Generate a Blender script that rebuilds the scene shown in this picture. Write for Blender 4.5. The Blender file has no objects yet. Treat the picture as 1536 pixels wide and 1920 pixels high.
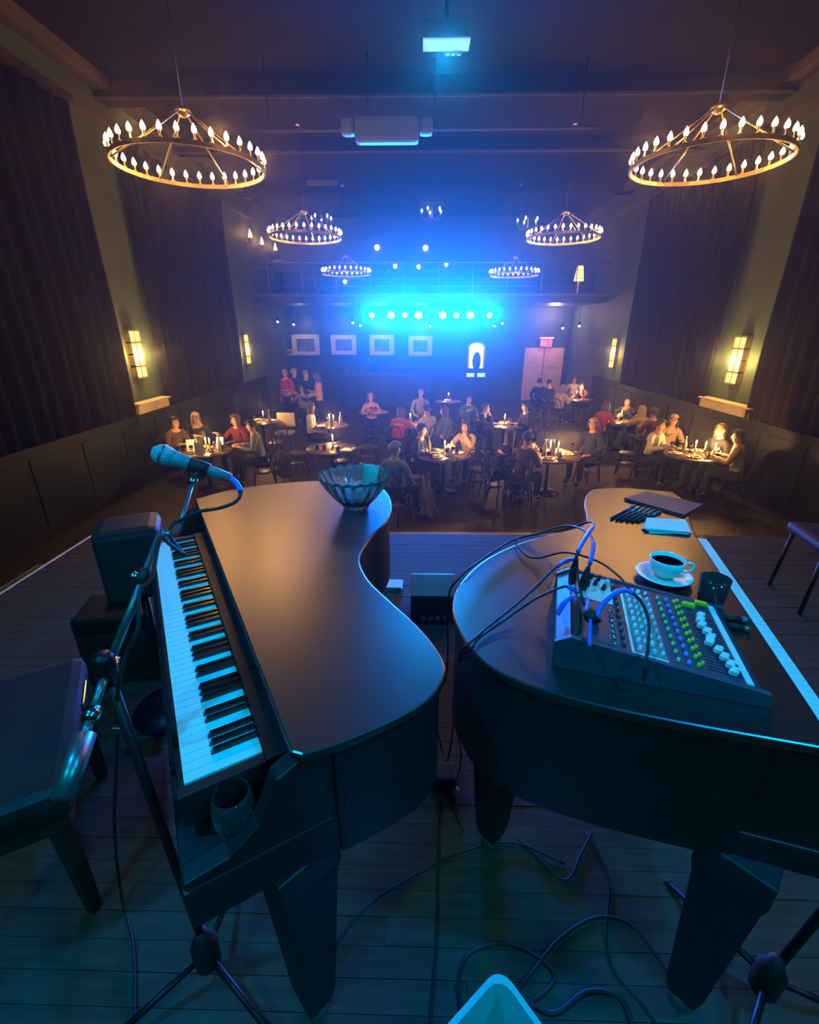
import bpy, bmesh, math, random
from mathutils import Vector, Matrix
R = math.radians
SC = bpy.context.scene
COL = SC.collection
random.seed(7)

# ------------------------------------------------------------------ camera
EYE = Vector((0.0, 0.0, 1.74))
FPX = 860.0
PITCH = math.atan(345 / FPX)
YAW = math.atan(20 / (FPX / math.cos(PITCH)))
cam = bpy.data.cameras.new('camera'); cam_ob = bpy.data.objects.new('camera', cam); COL.objects.link(cam_ob)
cam.sensor_fit = 'HORIZONTAL'; cam.sensor_width = 36; cam.lens = FPX / 1536 * 36
cam.clip_start = 0.02; cam.clip_end = 100
cam_ob.location = EYE; cam_ob.rotation_euler = (math.pi / 2 - PITCH, 0, YAW)
SC.camera = cam_ob

# ------------------------------------------------------------------ world: dark room filled with thin stage haze
HAZE = 0.0043
w = bpy.data.worlds.new('world'); SC.world = w; w.use_nodes = True
nt = w.node_tree; nt.nodes.clear()
wo = nt.nodes.new('ShaderNodeOutputWorld'); bg = nt.nodes.new('ShaderNodeBackground')
bg.inputs[0].default_value = (0.0, 0.01, 0.016, 1); bg.inputs[1].default_value = 0.15
nt.links.new(bg.outputs[0], wo.inputs['Surface'])
vs = nt.nodes.new('ShaderNodeVolumeScatter')
vs.inputs['Color'].default_value = (0.95, 0.95, 0.95, 1); vs.inputs['Density'].default_value = HAZE
vs.inputs['Anisotropy'].default_value = 0.87
nt.links.new(vs.outputs[0], wo.inputs['Volume'])
w.cycles.volume_sampling = 'EQUIANGULAR'

# ------------------------------------------------------------------ picture settings
SC.view_settings.view_transform = 'Standard'; SC.view_settings.look = 'None'
SC.view_settings.gamma = 1.0; SC.view_settings.use_curve_mapping = False
SC.view_settings.exposure = -1.0
cy = SC.cycles
cy.use_denoising = True
cy.use_adaptive_sampling = True; cy.adaptive_threshold = 0.14; cy.adaptive_min_samples = 16
cy.max_bounces = 7; cy.diffuse_bounces = 1; cy.glossy_bounces = 2; cy.transmission_bounces = 7; cy.transparent_max_bounces = 8
cy.volume_bounces = 0
cy.sample_clamp_indirect = 3.0; cy.sample_clamp_direct = 0
cy.caustics_reflective = False; cy.caustics_refractive = False

BLUE = (0.0, 0.14, 1.0)
def lamp(name, kind, loc, energy, color, radius=0.1, target=None, angle=60, blend=0.6, parent=None):
    l = bpy.data.lights.new(name, kind); l.energy = energy; l.color = color
    if kind in ('POINT', 'SPOT'): l.shadow_soft_size = radius
    o = bpy.data.objects.new(name, l); COL.objects.link(o); o.location = loc
    if kind == 'SPOT': l.spot_size = R(angle); l.spot_blend = blend
    if target is not None:
        o.rotation_euler = (Vector(target) - Vector(loc)).to_track_quat('-Z', 'Y').to_euler()
    if parent is not None:
        o.parent = parent
    return o

# stage wash lamps hung high over the stage, behind and beside the viewer
for x, y in ((-2.3, 0.2), (2.6, 0.0)):
    lamp('stage_wash_lamp', 'SPOT', (x, y, 5.2), 1250, (0.0, 0.36, 1.0), 0.15, (x * 0.12 + 0.05, 1.35, 0.9), 38, 0.7)
for x in (-2.0, 2.2):
    lamp('stage_back_lamp', 'SPOT', (x, -2.4, 4.4), 620, (0.0, 0.52, 0.64), 0.25, (x * 0.2, 1.2, 0.3), 80, 0.8)
lamp('ceiling_spill_lamp', 'SPOT', (0.3, -1.0, 3.4), 260, (0.0, 0.40, 0.9), 0.2, (0.2, 9.5, 5.2), 26, 0.8)

# ------------------------------------------------------------------ projection helpers (photo pixel -> place in the hall)
def ray(px, py):
    u = px - 768; v = 960 - py
    y = FPX * math.cos(PITCH) + v * math.sin(PITCH); z = v * math.cos(PITCH) - FPX * math.sin(PITCH)
    c, s = math.cos(YAW), math.sin(YAW)
    return Vector((u * c - y * s, u * s + y * c, z))
def on_z(px, py, z):
    r = ray(px, py); return EYE + r * ((z - EYE.z) / r.z)
def on_y(px, py, y):
    r = ray(px, py); return EYE + r * (y / r.y)
def on_x(px, py, x):
    r = ray(px, py); return EYE + r * (x / r.x)
def at_depth(px, py, d):
    return EYE + ray(px, py) * (d / FPX)

# ------------------------------------------------------------------ materials
MATS = {}
def mat(name, col, rough=0.5, metal=0.0, spec=0.5, var=0.15, scale=6.0, emit=None, estr=0.0, bump=0.0, trans=0.0, ior=1.45, coat=0.0, stretch=None, sample=True):
    if name in MATS: return MATS[name]
    m = bpy.data.materials.new(name); m.use_nodes = True
    t = m.node_tree; b = t.nodes['Principled BSDF']
    b.inputs['Roughness'].default_value = rough; b.inputs['Metallic'].default_value = metal
    b.inputs['Specular IOR Level'].default_value = spec; b.inputs['IOR'].default_value = ior
    b.inputs['Transmission Weight'].default_value = trans; b.inputs['Coat Weight'].default_value = coat
    b.inputs['Base Color'].default_value = (*col, 1)
    if var > 0 or bump > 0:
        tc = t.nodes.new('ShaderNodeTexCoord'); mp = t.nodes.new('ShaderNodeMapping'); nz = t.nodes.new('ShaderNodeTexNoise')
        mp.inputs['Scale'].default_value = stretch or (1, 1, 1)
        nz.inputs['Scale'].default_value = scale; nz.inputs['Detail'].default_value = 5
        t.links.new(tc.outputs['Object'], mp.inputs[0]); t.links.new(mp.outputs[0], nz.inputs['Vector'])
        if var > 0:
            rp = t.nodes.new('ShaderNodeValToRGB')
            rp.color_ramp.elements[0].position = 0.3; rp.color_ramp.elements[1].position = 0.7
            rp.color_ramp.elements[0].color = (*[c * (1 - var) for c in col], 1)
            rp.color_ramp.elements[1].color = (*[min(1, c * (1 + var)) for c in col], 1)
            t.links.new(nz.outputs[0], rp.inputs[0]); t.links.new(rp.outputs[0], b.inputs['Base Color'])
        if bump > 0:
            bp = t.nodes.new('ShaderNodeBump'); bp.inputs['Strength'].default_value = bump; bp.inputs['Distance'].default_value = 0.01
            t.links.new(nz.outputs[0], bp.inputs['Height']); t.links.new(bp.outputs[0], b.inputs['Normal'])
    if emit is not None:
        b.inputs['Emission Color'].default_value = (*emit, 1); b.inputs['Emission Strength'].default_value = estr
        if not sample: m.cycles.emission_sampling = 'NONE'
    MATS[name] = m
    return m

mat('lid_satin', (0.012, 0.010, 0.009), rough=0.31, spec=0.5, ior=2.2, var=0.2, scale=30, bump=0.02)
mat('piano_black', (0.012, 0.012, 0.013), rough=0.45, spec=0.5, var=0.15, scale=10)
mat('white_key', (0.82, 0.82, 0.80), rough=0.35, var=0.03, scale=3)
mat('black_key', (0.008, 0.008, 0.008), rough=0.18, var=0)
mat('board_black', (0.015, 0.015, 0.016), rough=0.4, var=0.1)
mat('black_metal', (0.02, 0.02, 0.022), rough=0.4, metal=0.6, var=0.1)
mat('chrome', (0.6, 0.6, 0.6), rough=0.2, metal=1.0, var=0.05)
mat('grey_metal', (0.25, 0.25, 0.26), rough=0.35, metal=0.8, var=0.1)
mat('mic_mesh', (0.55, 0.57, 0.62), rough=0.5, metal=0.3, var=0.3, scale=260, bump=0.8)
mat('mic_body', (0.22, 0.24, 0.28), rough=0.4, var=0.1)
mat('rubber', (0.012, 0.012, 0.012), rough=0.6, var=0.1)
mat('blue_sleeve', (0.0, 0.13, 0.70), rough=0.4, var=0.05)
mat('blue_box', (0.55, 0.60, 0.62), rough=0.3, var=0.05)
mat('glass', (1, 1, 1), rough=0.02, trans=1.0, ior=1.48, var=0)
mat('cut_glass', (0.9, 0.95, 1), rough=0.06, trans=0.90, ior=1.5, var=0)
mat('drink_glass', (0.9, 0.95, 1), rough=0.02, trans=0.97, ior=1.45, var=0)
mat('water', (0.95, 0.97, 1), rough=0.0, trans=1.0, ior=1.33, var=0)
mat('china', (0.80, 0.79, 0.76), rough=0.22, var=0.03)
mat('coffee', (0.02, 0.010, 0.006), rough=0.1, var=0.1)
mat('paper', (0.78, 0.77, 0.74), rough=0.7, var=0.05, scale=12)
mat('banknote', (0.28, 0.42, 0.36), rough=0.7, var=0.35, scale=60)
mat('notebook', (0.035, 0.035, 0.06), rough=0.5, var=0.15)
mat('mixer_blue', (0.045, 0.06, 0.10), rough=0.45, var=0.1)
mat('mixer_grey', (0.22, 0.24, 0.26), rough=0.5, var=0.1)
mat('mixer_pale', (0.62, 0.60, 0.55), rough=0.5, var=0.05)
mat('knob_white', (0.80, 0.80, 0.78), rough=0.4, var=0)
mat('knob_red', (0.50, 0.06, 0.05), rough=0.4, var=0)
mat('knob_green', (0.25, 0.65, 0.25), rough=0.4, var=0)
mat('knob_blue', (0.12, 0.25, 0.85), rough=0.4, var=0)
mat('knob_yellow', (0.95, 0.62, 0.03), rough=0.4, var=0)
mat('stage_board', (0.075, 0.062, 0.05), spec=0.2, rough=0.7, var=0.25, scale=5, stretch=(1, 8, 1))
mat('stage_side', (0.014, 0.012, 0.010), rough=0.9, spec=0.2, var=0.2)
mat('brass', (0.55, 0.38, 0.14), rough=0.35, metal=1.0, var=0.1)
mat('old_brass', (0.40, 0.26, 0.09), rough=0.55, metal=0.4, var=0.2)
mat('hall_floor', (0.032, 0.023, 0.016), rough=0.55, spec=0.3, var=0.25, scale=3)
mat('wall_green', (0.075, 0.105, 0.07), spec=0.12, rough=0.6, var=0.1, scale=2)
mat('wainscot', (0.008, 0.013, 0.010), rough=0.6, spec=0.2, var=0.15, scale=3)
mat('curtain', (0.012, 0.008, 0.006), spec=0.12, rough=0.9, var=0.15, scale=4)
mat('ceiling', (0.016, 0.011, 0.008), spec=0.12, rough=0.8, var=0.12, scale=1.5)
mat('ceiling_trim', (0.10, 0.075, 0.055), rough=0.6, var=0.08)
mat('back_wall', (0.03, 0.045, 0.06), rough=0.6, var=0.15, scale=1.5)
mat('balcony', (0.03, 0.03, 0.035), rough=0.5, var=0.15)
mat('cream', (0.55, 0.45, 0.28), rough=0.6, var=0.1)
mat('door_pink', (0.62, 0.42, 0.33), rough=0.6, var=0.1, scale=3)
mat('picture_mount', (0.70, 0.68, 0.64), rough=0.6, var=0.04)
mat('picture_art', (0.10, 0.13, 0.18), rough=0.35, var=0.7, scale=4)
mat('dark_wood', (0.035, 0.022, 0.014), rough=0.4, var=0.25, scale=8)
mat('table_wood', (0.10, 0.06, 0.035), rough=0.3, var=0.2, scale=6)
mat('projector_white', (0.70, 0.72, 0.74), rough=0.5, var=0.04)
mat('wash_panel', (0.6, 0.8, 0.9), var=0, emit=(0.10, 0.55, 0.85), estr=1.4)
mat('screen_case', (0.22, 0.30, 0.32), rough=0.5, var=0.06)
mat('projector_dark', (0.05, 0.06, 0.07), rough=0.5, var=0.1)
mat('bulb', (1, 0.8, 0.5), var=0, emit=(1.0, 0.56, 0.20), estr=40, sample=False)
mat('bulb_far', (1, 0.8, 0.5), var=0, emit=(1.0, 0.72, 0.42), estr=30, sample=False)
mat('candle_wax', (0.75, 0.62, 0.40), rough=0.5, var=0.05)
mat('flame', (1, 0.7, 0.3), var=0, emit=(1.0, 0.50, 0.15), estr=30, sample=False)
mat('sconce_glass', (1, 0.8, 0.4), var=0.0, emit=(1.0, 0.46, 0.07), estr=5, sample=False)
mat('lens_white', (0.9, 0.95, 1), var=0, emit=(0.80, 0.93, 1.0), estr=70, sample=False)
mat('lens_cyan', (0.6, 0.9, 1), var=0, emit=(0.10, 0.72, 1.0), estr=60, sample=False)
mat('exit_red', (0.8, 0.02, 0.02), var=0, emit=(1.0, 0.01, 0.015), estr=5.0)
mat('exit_letter', (1, 0.3, 0.3), var=0, emit=(1.0, 0.16, 0.13), estr=5.0)
mat('lamp_white', (1, 1, 1), var=0, emit=(1.0, 0.90, 0.72), estr=12, sample=False)
mat('hatch_glow', (1, 0.9, 0.8), var=0.0, emit=(1.0, 0.82, 0.62), estr=4.0)
mat('hatch_blue', (0.8, 0.9, 1), var=0, emit=(0.4, 0.75, 1.0), estr=2.0)
mat('food_gold', (0.75, 0.50, 0.18), rough=0.6, var=0.35, scale=40)
mat('napkin', (0.80, 0.74, 0.62), rough=0.8, var=0.05)
mat('menu_red', (0.55, 0.04, 0.05), rough=0.6, var=0.1)
mat('bottle_glass', (0.55, 0.60, 0.50), rough=0.08, trans=0.7, var=0)
mat('skin_tone', (0.60, 0.36, 0.25), rough=0.55, var=0.06)
mat('eye_dark', (0.02, 0.015, 0.012), rough=0.2, var=0)
for nm, c in dict(hair_dark=(0.03, 0.02, 0.014), hair_brown=(0.10, 0.055, 0.03), hair_blond=(0.52, 0.36, 0.18), hair_grey=(0.35, 0.33, 0.30)).items():
    mat(nm, c, rough=0.55, var=0.3, scale=40, stretch=(1, 1, 0.1), bump=0.3)
for nm, c in dict(cloth_black=(0.018, 0.018, 0.022), cloth_red=(0.55, 0.04, 0.045), cloth_white=(0.68, 0.64, 0.58), cloth_grey=(0.26, 0.26, 0.27),
                  cloth_tan=(0.50, 0.36, 0.20), cloth_navy=(0.03, 0.045, 0.10), cloth_wine=(0.16, 0.025, 0.03), cloth_pink=(0.60, 0.32, 0.28),
                  cloth_brown=(0.10, 0.06, 0.04), cloth_cream=(0.75, 0.60, 0.36), cloth_teal=(0.10, 0.18, 0.20)).items():
    mat(nm, c, rough=0.85, var=0.15, scale=25, bump=0.15)

# ------------------------------------------------------------------ mesh helpers
class MB:
    def __init__(s): s.v = []; s.f = []; s.sm = []
    def add(s, vs, fs, smooth=False):
        o = len(s.v); s.v += [tuple(v) for v in vs]; s.f += [tuple(i + o for i in f) for f in fs]; s.sm += [smooth] * len(fs); return s
    def box(s, a, b, M=None):
        (x0, y0, z0), (x1, y1, z1) = a, b
        vs = [Vector(p) for p in ((x0, y0, z0), (x1, y0, z0), (x1, y1, z0), (x0, y1, z0), (x0, y0, z1), (x1, y0, z1), (x1, y1, z1), (x0, y1, z1))]
        if M is not None: vs = [M @ v for v in vs]
        return s.add(vs, [(0, 3, 2, 1), (4, 5, 6, 7), (0, 1, 5, 4), (1, 2, 6, 5), (2, 3, 7, 6), (3, 0, 4, 7)])
    def bbox(s, a, b, bev=0.01, M=None):
        # box with chamfered edges
        a = Vector(a); b = Vector(b); c = (a + b) / 2; h = (b - a) / 2
        bm = bmesh.new(); bmesh.ops.create_cube(bm, size=2)
        for v in bm.verts: v.co = Vector((c.x + v.co.x * h.x, c.y + v.co.y * h.y, c.z + v.co.z * h.z))
        bmesh.ops.bevel(bm, geom=bm.edges[:], offset=min(bev, min(h) * 0.9), segments=2, affect='EDGES', profile=0.6)
        bm.verts.index_update()
        vs = [(M @ v.co) if M is not None else v.co.copy() for v in bm.verts]; fs = [[v.index for v in f.verts] for f in bm.faces]; bm.free()
        return s.add(vs, fs)
    def lathe(s, prof, n=24, c=(0, 0, 0), smooth=True, M=None, close=False):
        vs = []; fs = []
        for r, z in prof:
            for k in range(n):
                a = 2 * math.pi * k / n; vs.append(Vector((c[0] + r * math.cos(a), c[1] + r * math.sin(a), c[2] + z)))
        for i in range(len(prof) - 1):
            for k in range(n):
                k2 = (k + 1) % n; fs.append((i * n + k, i * n + k2, (i + 1) * n + k2, (i + 1) * n + k))
        if prof[0][0] > 1e-6: fs.append(tuple(range(n - 1, -1, -1)))
        if prof[-1][0] > 1e-6: fs.append(tuple(range((len(prof) - 1) * n, len(prof) * n)))
        if M is not None: vs = [M @ v for v in vs]
        return s.add(vs, fs, smooth)
    def tube(s, pts, r, n=8, smooth=True, caps=True):
        pts = [Vector(p) for p in pts]; m = len(pts); vs = []; fs = []; up = None
        for i, p in enumerate(pts):
            t = (pts[min(i + 1, m - 1)] - pts[max(i - 1, 0)])
            if t.length < 1e-9: t = Vector((0, 0, 1))
            t.normalize()
            if up is None:
                up = Vector((0, 0, 1)) if abs(t.z) < 0.9 else Vector((1, 0, 0))
            x = t.cross(up)
            if x.length < 1e-6: x = t.cross(Vector((1, 0.3, 0)))
            x.normalize(); y = x.cross(t).normalized(); up = y
            rr = r[i] if isinstance(r, (list, tuple)) else r
            for k in range(n):
                a = 2 * math.pi * k / n; vs.append(p + x * (rr * math.cos(a)) + y * (rr * math.sin(a)))
        for i in range(m - 1):
            for k in range(n):
                k2 = (k + 1) % n; fs.append((i * n + k, (i + 1) * n + k, (i + 1) * n + k2, i * n + k2))
        if caps: fs.append(tuple(range(n))); fs.append(tuple(range(m * n - 1, (m - 1) * n - 1, -1)))
        return s.add(vs, fs, smooth)
    def sphere(s, c, r, n=12, m=8, M=None):
        r = r if isinstance(r, (list, tuple)) else (r, r, r); vs = [Vector((c[0], c[1], c[2] + r[2]))]; fs = []
        for i in range(1, m):
            t = math.pi * i / m
            for k in range(n):
                a = 2 * math.pi * k / n; vs.append(Vector((c[0] + r[0] * math.sin(t) * math.cos(a), c[1] + r[1] * math.sin(t) * math.sin(a), c[2] + r[2] * math.cos(t))))
        vs.append(Vector((c[0], c[1], c[2] - r[2]))); L = len(vs) - 1
        for k in range(n): fs.append((0, 1 + k, 1 + (k + 1) % n)); fs.append((L, 1 + (m - 2) * n + (k + 1) % n, 1 + (m - 2) * n + k))
        for i in range(m - 2):
            for k in range(n):
                k2 = (k + 1) % n; a = 1 + i * n; b = 1 + (i + 1) * n; fs.append((a + k, b + k, b + k2, a + k2))
        if M is not None: vs = [M @ v for v in vs]
        return s.add(vs, fs, True)
    def prism(s, pts, z0, z1, smooth_side=False):
        n = len(pts); vs = [Vector((p[0], p[1], z0)) for p in pts] + [Vector((p[0], p[1], z1)) for p in pts]
        s.add(vs, [tuple(range(n - 1, -1, -1)), tuple(range(n, 2 * n))])
        o = len(s.v) - 2 * n
        s.f += [(o + k, o + (k + 1) % n, o + n + (k + 1) % n, o + n + k) for k in range(n)]; s.sm += [smooth_side] * n
        return s
    def mesh(s, name):
        me = bpy.data.meshes.new(name); me.from_pydata(s.v, [], s.f)
        me.polygons.foreach_set('use_smooth', s.sm); me.validate(); me.update()
        bm = bmesh.new(); bm.from_mesh(me); bmesh.ops.recalc_face_normals(bm, faces=bm.faces[:]); bm.to_mesh(me); bm.free()
        return me
    def build(s, name, m, parent=None, world=False, loc=None):
        if world and parent is not None:
            off = parent.location.copy()
            q = parent.parent
            while q is not None: off += q.location; q = q.parent
            s.v = [tuple(Vector(v) - off) for v in s.v]
        return ob(name, s.mesh(name), m, parent, loc)

def ob(name, me, m, parent=None, loc=None):
    o = bpy.data.objects.new(name, me); COL.objects.link(o)
    if m is not None and not me.materials: me.materials.append(MATS[m] if isinstance(m, str) else m)
    if parent is not None: o.parent = parent
    if loc is not None: o.location = loc
    return o
def tag(o, label, cat, group=None):
    o['label'] = label; o['category'] = cat
    if group: o['group'] = group
    return o
def empty(name, loc, label=None, cat=None, group=None, rz=0):
    o = bpy.data.objects.new(name, None); COL.objects.link(o); o.location = loc; o.rotation_euler = (0, 0, rz); o.empty_display_size = 0.1
    if label: tag(o, label, cat, group)
    return o
def struct(o, label=None):
    o['kind'] = 'structure'
    if label: o['label'] = label
    return o
def copy_tree(o, parent=None):
    c = o.copy(); COL.objects.link(c); c.parent = parent
    for ch in o.children: copy_tree(ch, c)
    return c
def set_mat(o, m):
    o.material_slots[0].link = 'OBJECT'; o.material_slots[0].material = MATS[m]
def catmull(pts, n=8):
    pts = [Vector(p) for p in pts]; out = []
    P = [pts[0] * 2 - pts[1]] + pts + [pts[-1] * 2 - pts[-2]]
    for i in range(1, len(P) - 2):
        a, b, c, d = P[i - 1:i + 3]
        for k in range(n):
            t = k / n
            out.append(0.5 * ((2 * b) + (c - a) * t + (2 * a - 5 * b + 4 * c - d) * t * t + (3 * b - a - 3 * c + d) * t ** 3))
    out.append(pts[-1]); return out
def catmull_closed(pts, n=6):
    pts = [Vector(p) for p in pts]; L = len(pts); out = []
    for i in range(L):
        a, b, c, d = pts[(i - 1) % L], pts[i], pts[(i + 1) % L], pts[(i + 2) % L]
        for k in range(n):
            t = k / n
            out.append(0.5 * ((2 * b) + (c - a) * t + (2 * a - 5 * b + 4 * c - d) * t * t + (3 * b - a - 3 * c + d) * t ** 3))
    return out

# ================================================================== SETTING
XL, XR = -5.65, 6.30
ZF = -1.21            # hall floor
ZC = 5.70             # ceiling
YB = 17.2             # balcony front
YW = 20.6             # back wall
ZS = 2.80             # balcony floor
# hall floor (planks too far away to tell apart)
o = MB().box((XL - 0.3, 2.0, ZF - 0.1), (XR + 0.3, YW + 0.3, ZF)).build('floor', 'hall_floor'); struct(o, 'dark brown hall floor below the stage')
# ceiling with cross beams
cl = MB().box((XL - 0.3, -3, ZC), (XR + 0.3, YW + 0.3, ZC + 0.15)).build('ceiling', 'ceiling'); struct(cl, 'dark brown ceiling over the hall')
for y, dz in ((9.9, 0.28), (12.6, 0.24), (16.3, 0.22)):
    MB().box((XL, y, ZC - dz), (XR, y + 0.35, ZC)).build('ceiling_beam', 'ceiling', cl)
for y in (9.9, 12.6):
    MB().box((XL, y - 0.02, ZC - 0.30), (XR, y, ZC - 0.26)).build('beam_edging', 'ceiling_trim', cl)
# side walls
for side, x, s in (('left', XL, -1), ('right', XR, 1)):
    xa, xb = sorted((x, x + s * 0.25))
    wl = MB().box((xa, -3, ZF), (xb, YW + 0.3, ZC)).build('wall_' + side, 'wall_green'); struct(wl, 'green painted side wall of the hall')
    xi = x - s * 0.10; a, b = sorted((xi, x))
    wc = MB().box((a, 3.0, ZF), (b, YB, 0.12)).build('wainscot', 'wainscot', wl)
    a, b = sorted((x - s * 0.14, x))
    MB().box((a, 3.0, 0.12), (b, YB, 0.16)).build('wainscot_cap', 'wainscot', wl)
    for k in range(12):   # raised wainscot panels
        y0 = 4.0 + k * 1.1; a, b = sorted((xi - s * 0.015, xi))
        MB().box((a, y0, ZF + 0.2), (b, y0 + 0.9, -0.02)).build('wainscot_panel', 'wainscot', wl)
    # cornice: two mouldings along the wall top
    a, b = sorted((x - s * 0.30, x))
    c1 = MB().box((a, -3, ZC - 0.16), (b, YB, ZC)).build('trim_1' if s < 0 else 'trim_2', 'ceiling_trim'); struct(c1, 'pale cornice moulding along the ceiling')
    a, b = sorted((x - s * 0.16, x))
    MB().box((a, -3, ZC - 0.70), (b, YB, ZC - 0.62)).build('lower_moulding', 'ceiling_trim', c1)
# back wall: below the balcony and above it
o = MB().box((XL, YW, ZF), (XR, YW + 0.25, ZC)).build('wall_back', 'back_wall'); struct(o, 'dark blue back wall of the hall')
back = o
# stage
stage = empty('stage_floor', (0, 0, 0)); struct(stage, 'wooden strip floor of the stage')
MB().box((-2.95, -3, ZF), (3.45, 3.75, -0.03)).build('stage_base', 'stage_side', stage)
bw = 0.075
k = 0; y = -0.1
boards = {}
while y < 3.75 - 1e-6:
    yb = min(y + bw, 3.75); off = (k * 0.73) % 1.7; xs = [-2.95]
    x = -2.95 + 0.7 + off
    while x < 3.2: xs.append(x); x += 1.9
    xs.append(3.45)
    for a, b in zip(xs[:-1], xs[1:]):
        key = round(b - a, 4)
        if key not in boards:
            boards[key] = MB().box((0, 0, 0), (b - a - 0.0015, bw - 0.0018, 0.03)).mesh('board'); boards[key].materials.append(MATS['stage_board'])
        q = ob('board', boards[key], None, stage, (a, y, -0.03 + random.uniform(-0.001, 0.001)))
    y += bw; k += 1
MB().box((-2.95, -3, -0.03), (3.45, -0.1, 0)).build('rear_boards', 'stage_board', stage)
MB().tube([(-2.95, -3, -0.004), (-2.95, 3.75, -0.004)], 0.014, 6).build('nosing', 'old_brass', stage)
# steps down to the hall, in front of the stage and at its side
steps = empty('front_steps', (0, 3.75, ZF)); struct(steps, 'dark carpeted steps down from the stage front')
for i in range(1, 6):
    z = -0.2 * i; y1 = 3.75 + 0.46 * i
    MB().box((-2.95, 3.75, ZF), (3.9, y1, z)).build('step', 'stage_side', steps, world=True)
    MB().tube([(-2.95, y1, z - 0.004), (3.9, y1, z - 0.004)], 0.012, 6).build('nosing', 'old_brass', steps, world=True)
side = empty('side_steps', (-2.95, 1, ZF)); struct(side, 'side steps with brass nosing left of the stage')
for i in range(1, 5):
    z = -0.22 * i; x1 = -2.95 - 0.42 * i; y1 = 3.55 - 0.02 * i
    MB().box((x1, -1, ZF), (-2.95, y1, z)).build('step', 'stage_side', side, world=True)
    MB().tube([(x1, -1, z), (x1, y1, z), (x1 + 0.42, y1, z)], 0.016, 6).build('nosing', 'old_brass', side, world=True)

# curtains: pleated hangings with depth
def curtain(x, s, y0, y1, label, name='curtain'):
    z0, z1 = 0.17, ZC - 0.72
    n = int((y1 - y0) / 0.035); A = []
    for i in range(n + 1):
        y = y0 + (y1 - y0) * i / n
        d = 0.12 + 0.055 * math.sin(y * 21) + 0.03 * math.sin(y * 8.7 + 1)
        A.append((x - s * d, y))
    mb = MB(); vs = []; rows = 7
    for j in range(rows + 1):
        z = z0 + (z1 - z0) * j / rows; g = 1 + 0.12 * math.sin(j * 0.9)
        for (a, y) in A: vs.append((x + (a - x) * g, y, z))
    N = n + 1; fs = [(j * N + i, j * N + i + 1, (j + 1) * N + i + 1, (j + 1) * N + i) for j in range(rows) for i in range(n)]
    mb.add(vs, fs, True)
    r = empty(name, (x - s * 0.12, (y0 + y1) / 2, z0), label, 'curtain', 'dark curtains on the side walls')
    q = mb.build('drape', 'curtain', r, world=True); mo = q.modifiers.new('thick', 'SOLIDIFY'); mo.thickness = 0.012
    a, b = sorted((x - s * 0.26, x))
    MB().box((a, y0, z1), (b, y1, z1 + 0.10)).build('pelmet', 'dark_wood', r, world=True)
    return r
curtain(XL, -1, 3.2, 8.85, 'dark brown curtain on the left wall, nearest the stage')
curtain(XL, -1, 10.1, 14.7, 'dark brown curtain between the two sconces of the left wall')
curtain(XR, 1, 3.4, 8.95, 'dark brown curtain on the right wall, nearest the stage')
curtain(XR, 1, 10.2, 14.7, 'dark brown curtain between the two sconces of the right wall')
# ledges below the near sconces, the sconces' light put into their cream colour
for x, s, y0, y1, lb in ((XL, -1, 8.9, 10.05, 'ledge coloured cream as if sconce-lit, by the microphone side'), (XR, 1, 8.7, 10.3, 'ledge coloured cream as if sconce-lit, behind the bearded couple table')):
    r = empty('wall_ledge', (x - s * 0.1, (y0 + y1) / 2, 0.165), lb.replace('behind the bearded couple table', 'on the coffee cup side'), 'ledge')
    a, b = sorted((x - s * 0.20, x - s * 0.005)); MB().bbox((a, y0, 0.165), (b, y1, 0.34), 0.015).build('ledge_box', 'cream', r, world=True)
    a, b = sorted((x - s * 0.24, x - s * 0.005)); MB().bbox((a, y0 - 0.03, 0.34), (b, y1 + 0.03, 0.37), 0.01).build('ledge_top', 'cream', r, world=True)

# balcony
bal = empty('balcony', (0, YB, ZS)); struct(bal, 'balcony across the back of the hall with rail')
MB().box((XL, YB, ZS - 0.26), (XR, YW, ZS)).build('slab', 'balcony', bal, world=True)
MB().box((XL, YB - 0.06, ZS - 0.06), (XR, YB + 0.02, ZS + 0.02)).build('slab_edge', 'ceiling_trim', bal, world=True)
MB().tube([(XL, YB + 0.02, 3.76), (XR, YB + 0.02, 3.76)], 0.025, 8).build('handrail', 'grey_metal', bal, world=True)
x = XL + 0.5
while x < XR:
    MB().tube([(x, YB + 0.02, ZS), (x, YB + 0.02, 3.76)], 0.014, 6).build('rail_post', 'grey_metal', bal, world=True); x += 1.15
for z in (3.05, 3.28, 3.52):
    MB().tube([(XL, YB + 0.02, z), (XR, YB + 0.02, z)], 0.006, 5).build('rail_wire', 'grey_metal', bal, world=True)
# double door with exit sign on the back wall
def onb(px, py): return on_y(px, py, YW)
a = onb(984, 652); b = onb(1047, 740)
dr = empty('door_1', ((a.x + b.x) / 2, YW, ZF)); struct(dr, 'pink lit double door under the exit sign')
zt = a.z
MB().box((a.x - 0.12, YW - 0.05, ZF), (b.x + 0.12, YW + 0.02, zt + 0.12)).build('door_frame', 'dark_wood', dr, world=True)
mid = (a.x + b.x) / 2
for x0, x1 in ((a.x, mid - 0.015), (mid + 0.015, b.x)):
    q = MB().bbox((x0, YW - 0.11, ZF + 0.02), (x1, YW - 0.06, zt), 0.01).build('door_leaf', 'door_pink', dr, world=True)
    for z0, z1 in ((ZF + 0.3, ZF + 1.2), (ZF + 1.4, zt - 0.25)):
        MB().bbox((x0 + 0.12, YW - 0.125, z0), (x1 - 0.12, YW - 0.10, z1), 0.008).build('door_panel', 'door_pink', q, world=True)
    hx = mid + (0.08 if x0 > mid else -0.08)
    MB().tube([(hx, YW - 0.15, ZF + 0.95), (hx, YW - 0.15, ZF + 1.2)], 0.012, 6).build('door_handle', 'brass', q, world=True)
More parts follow.
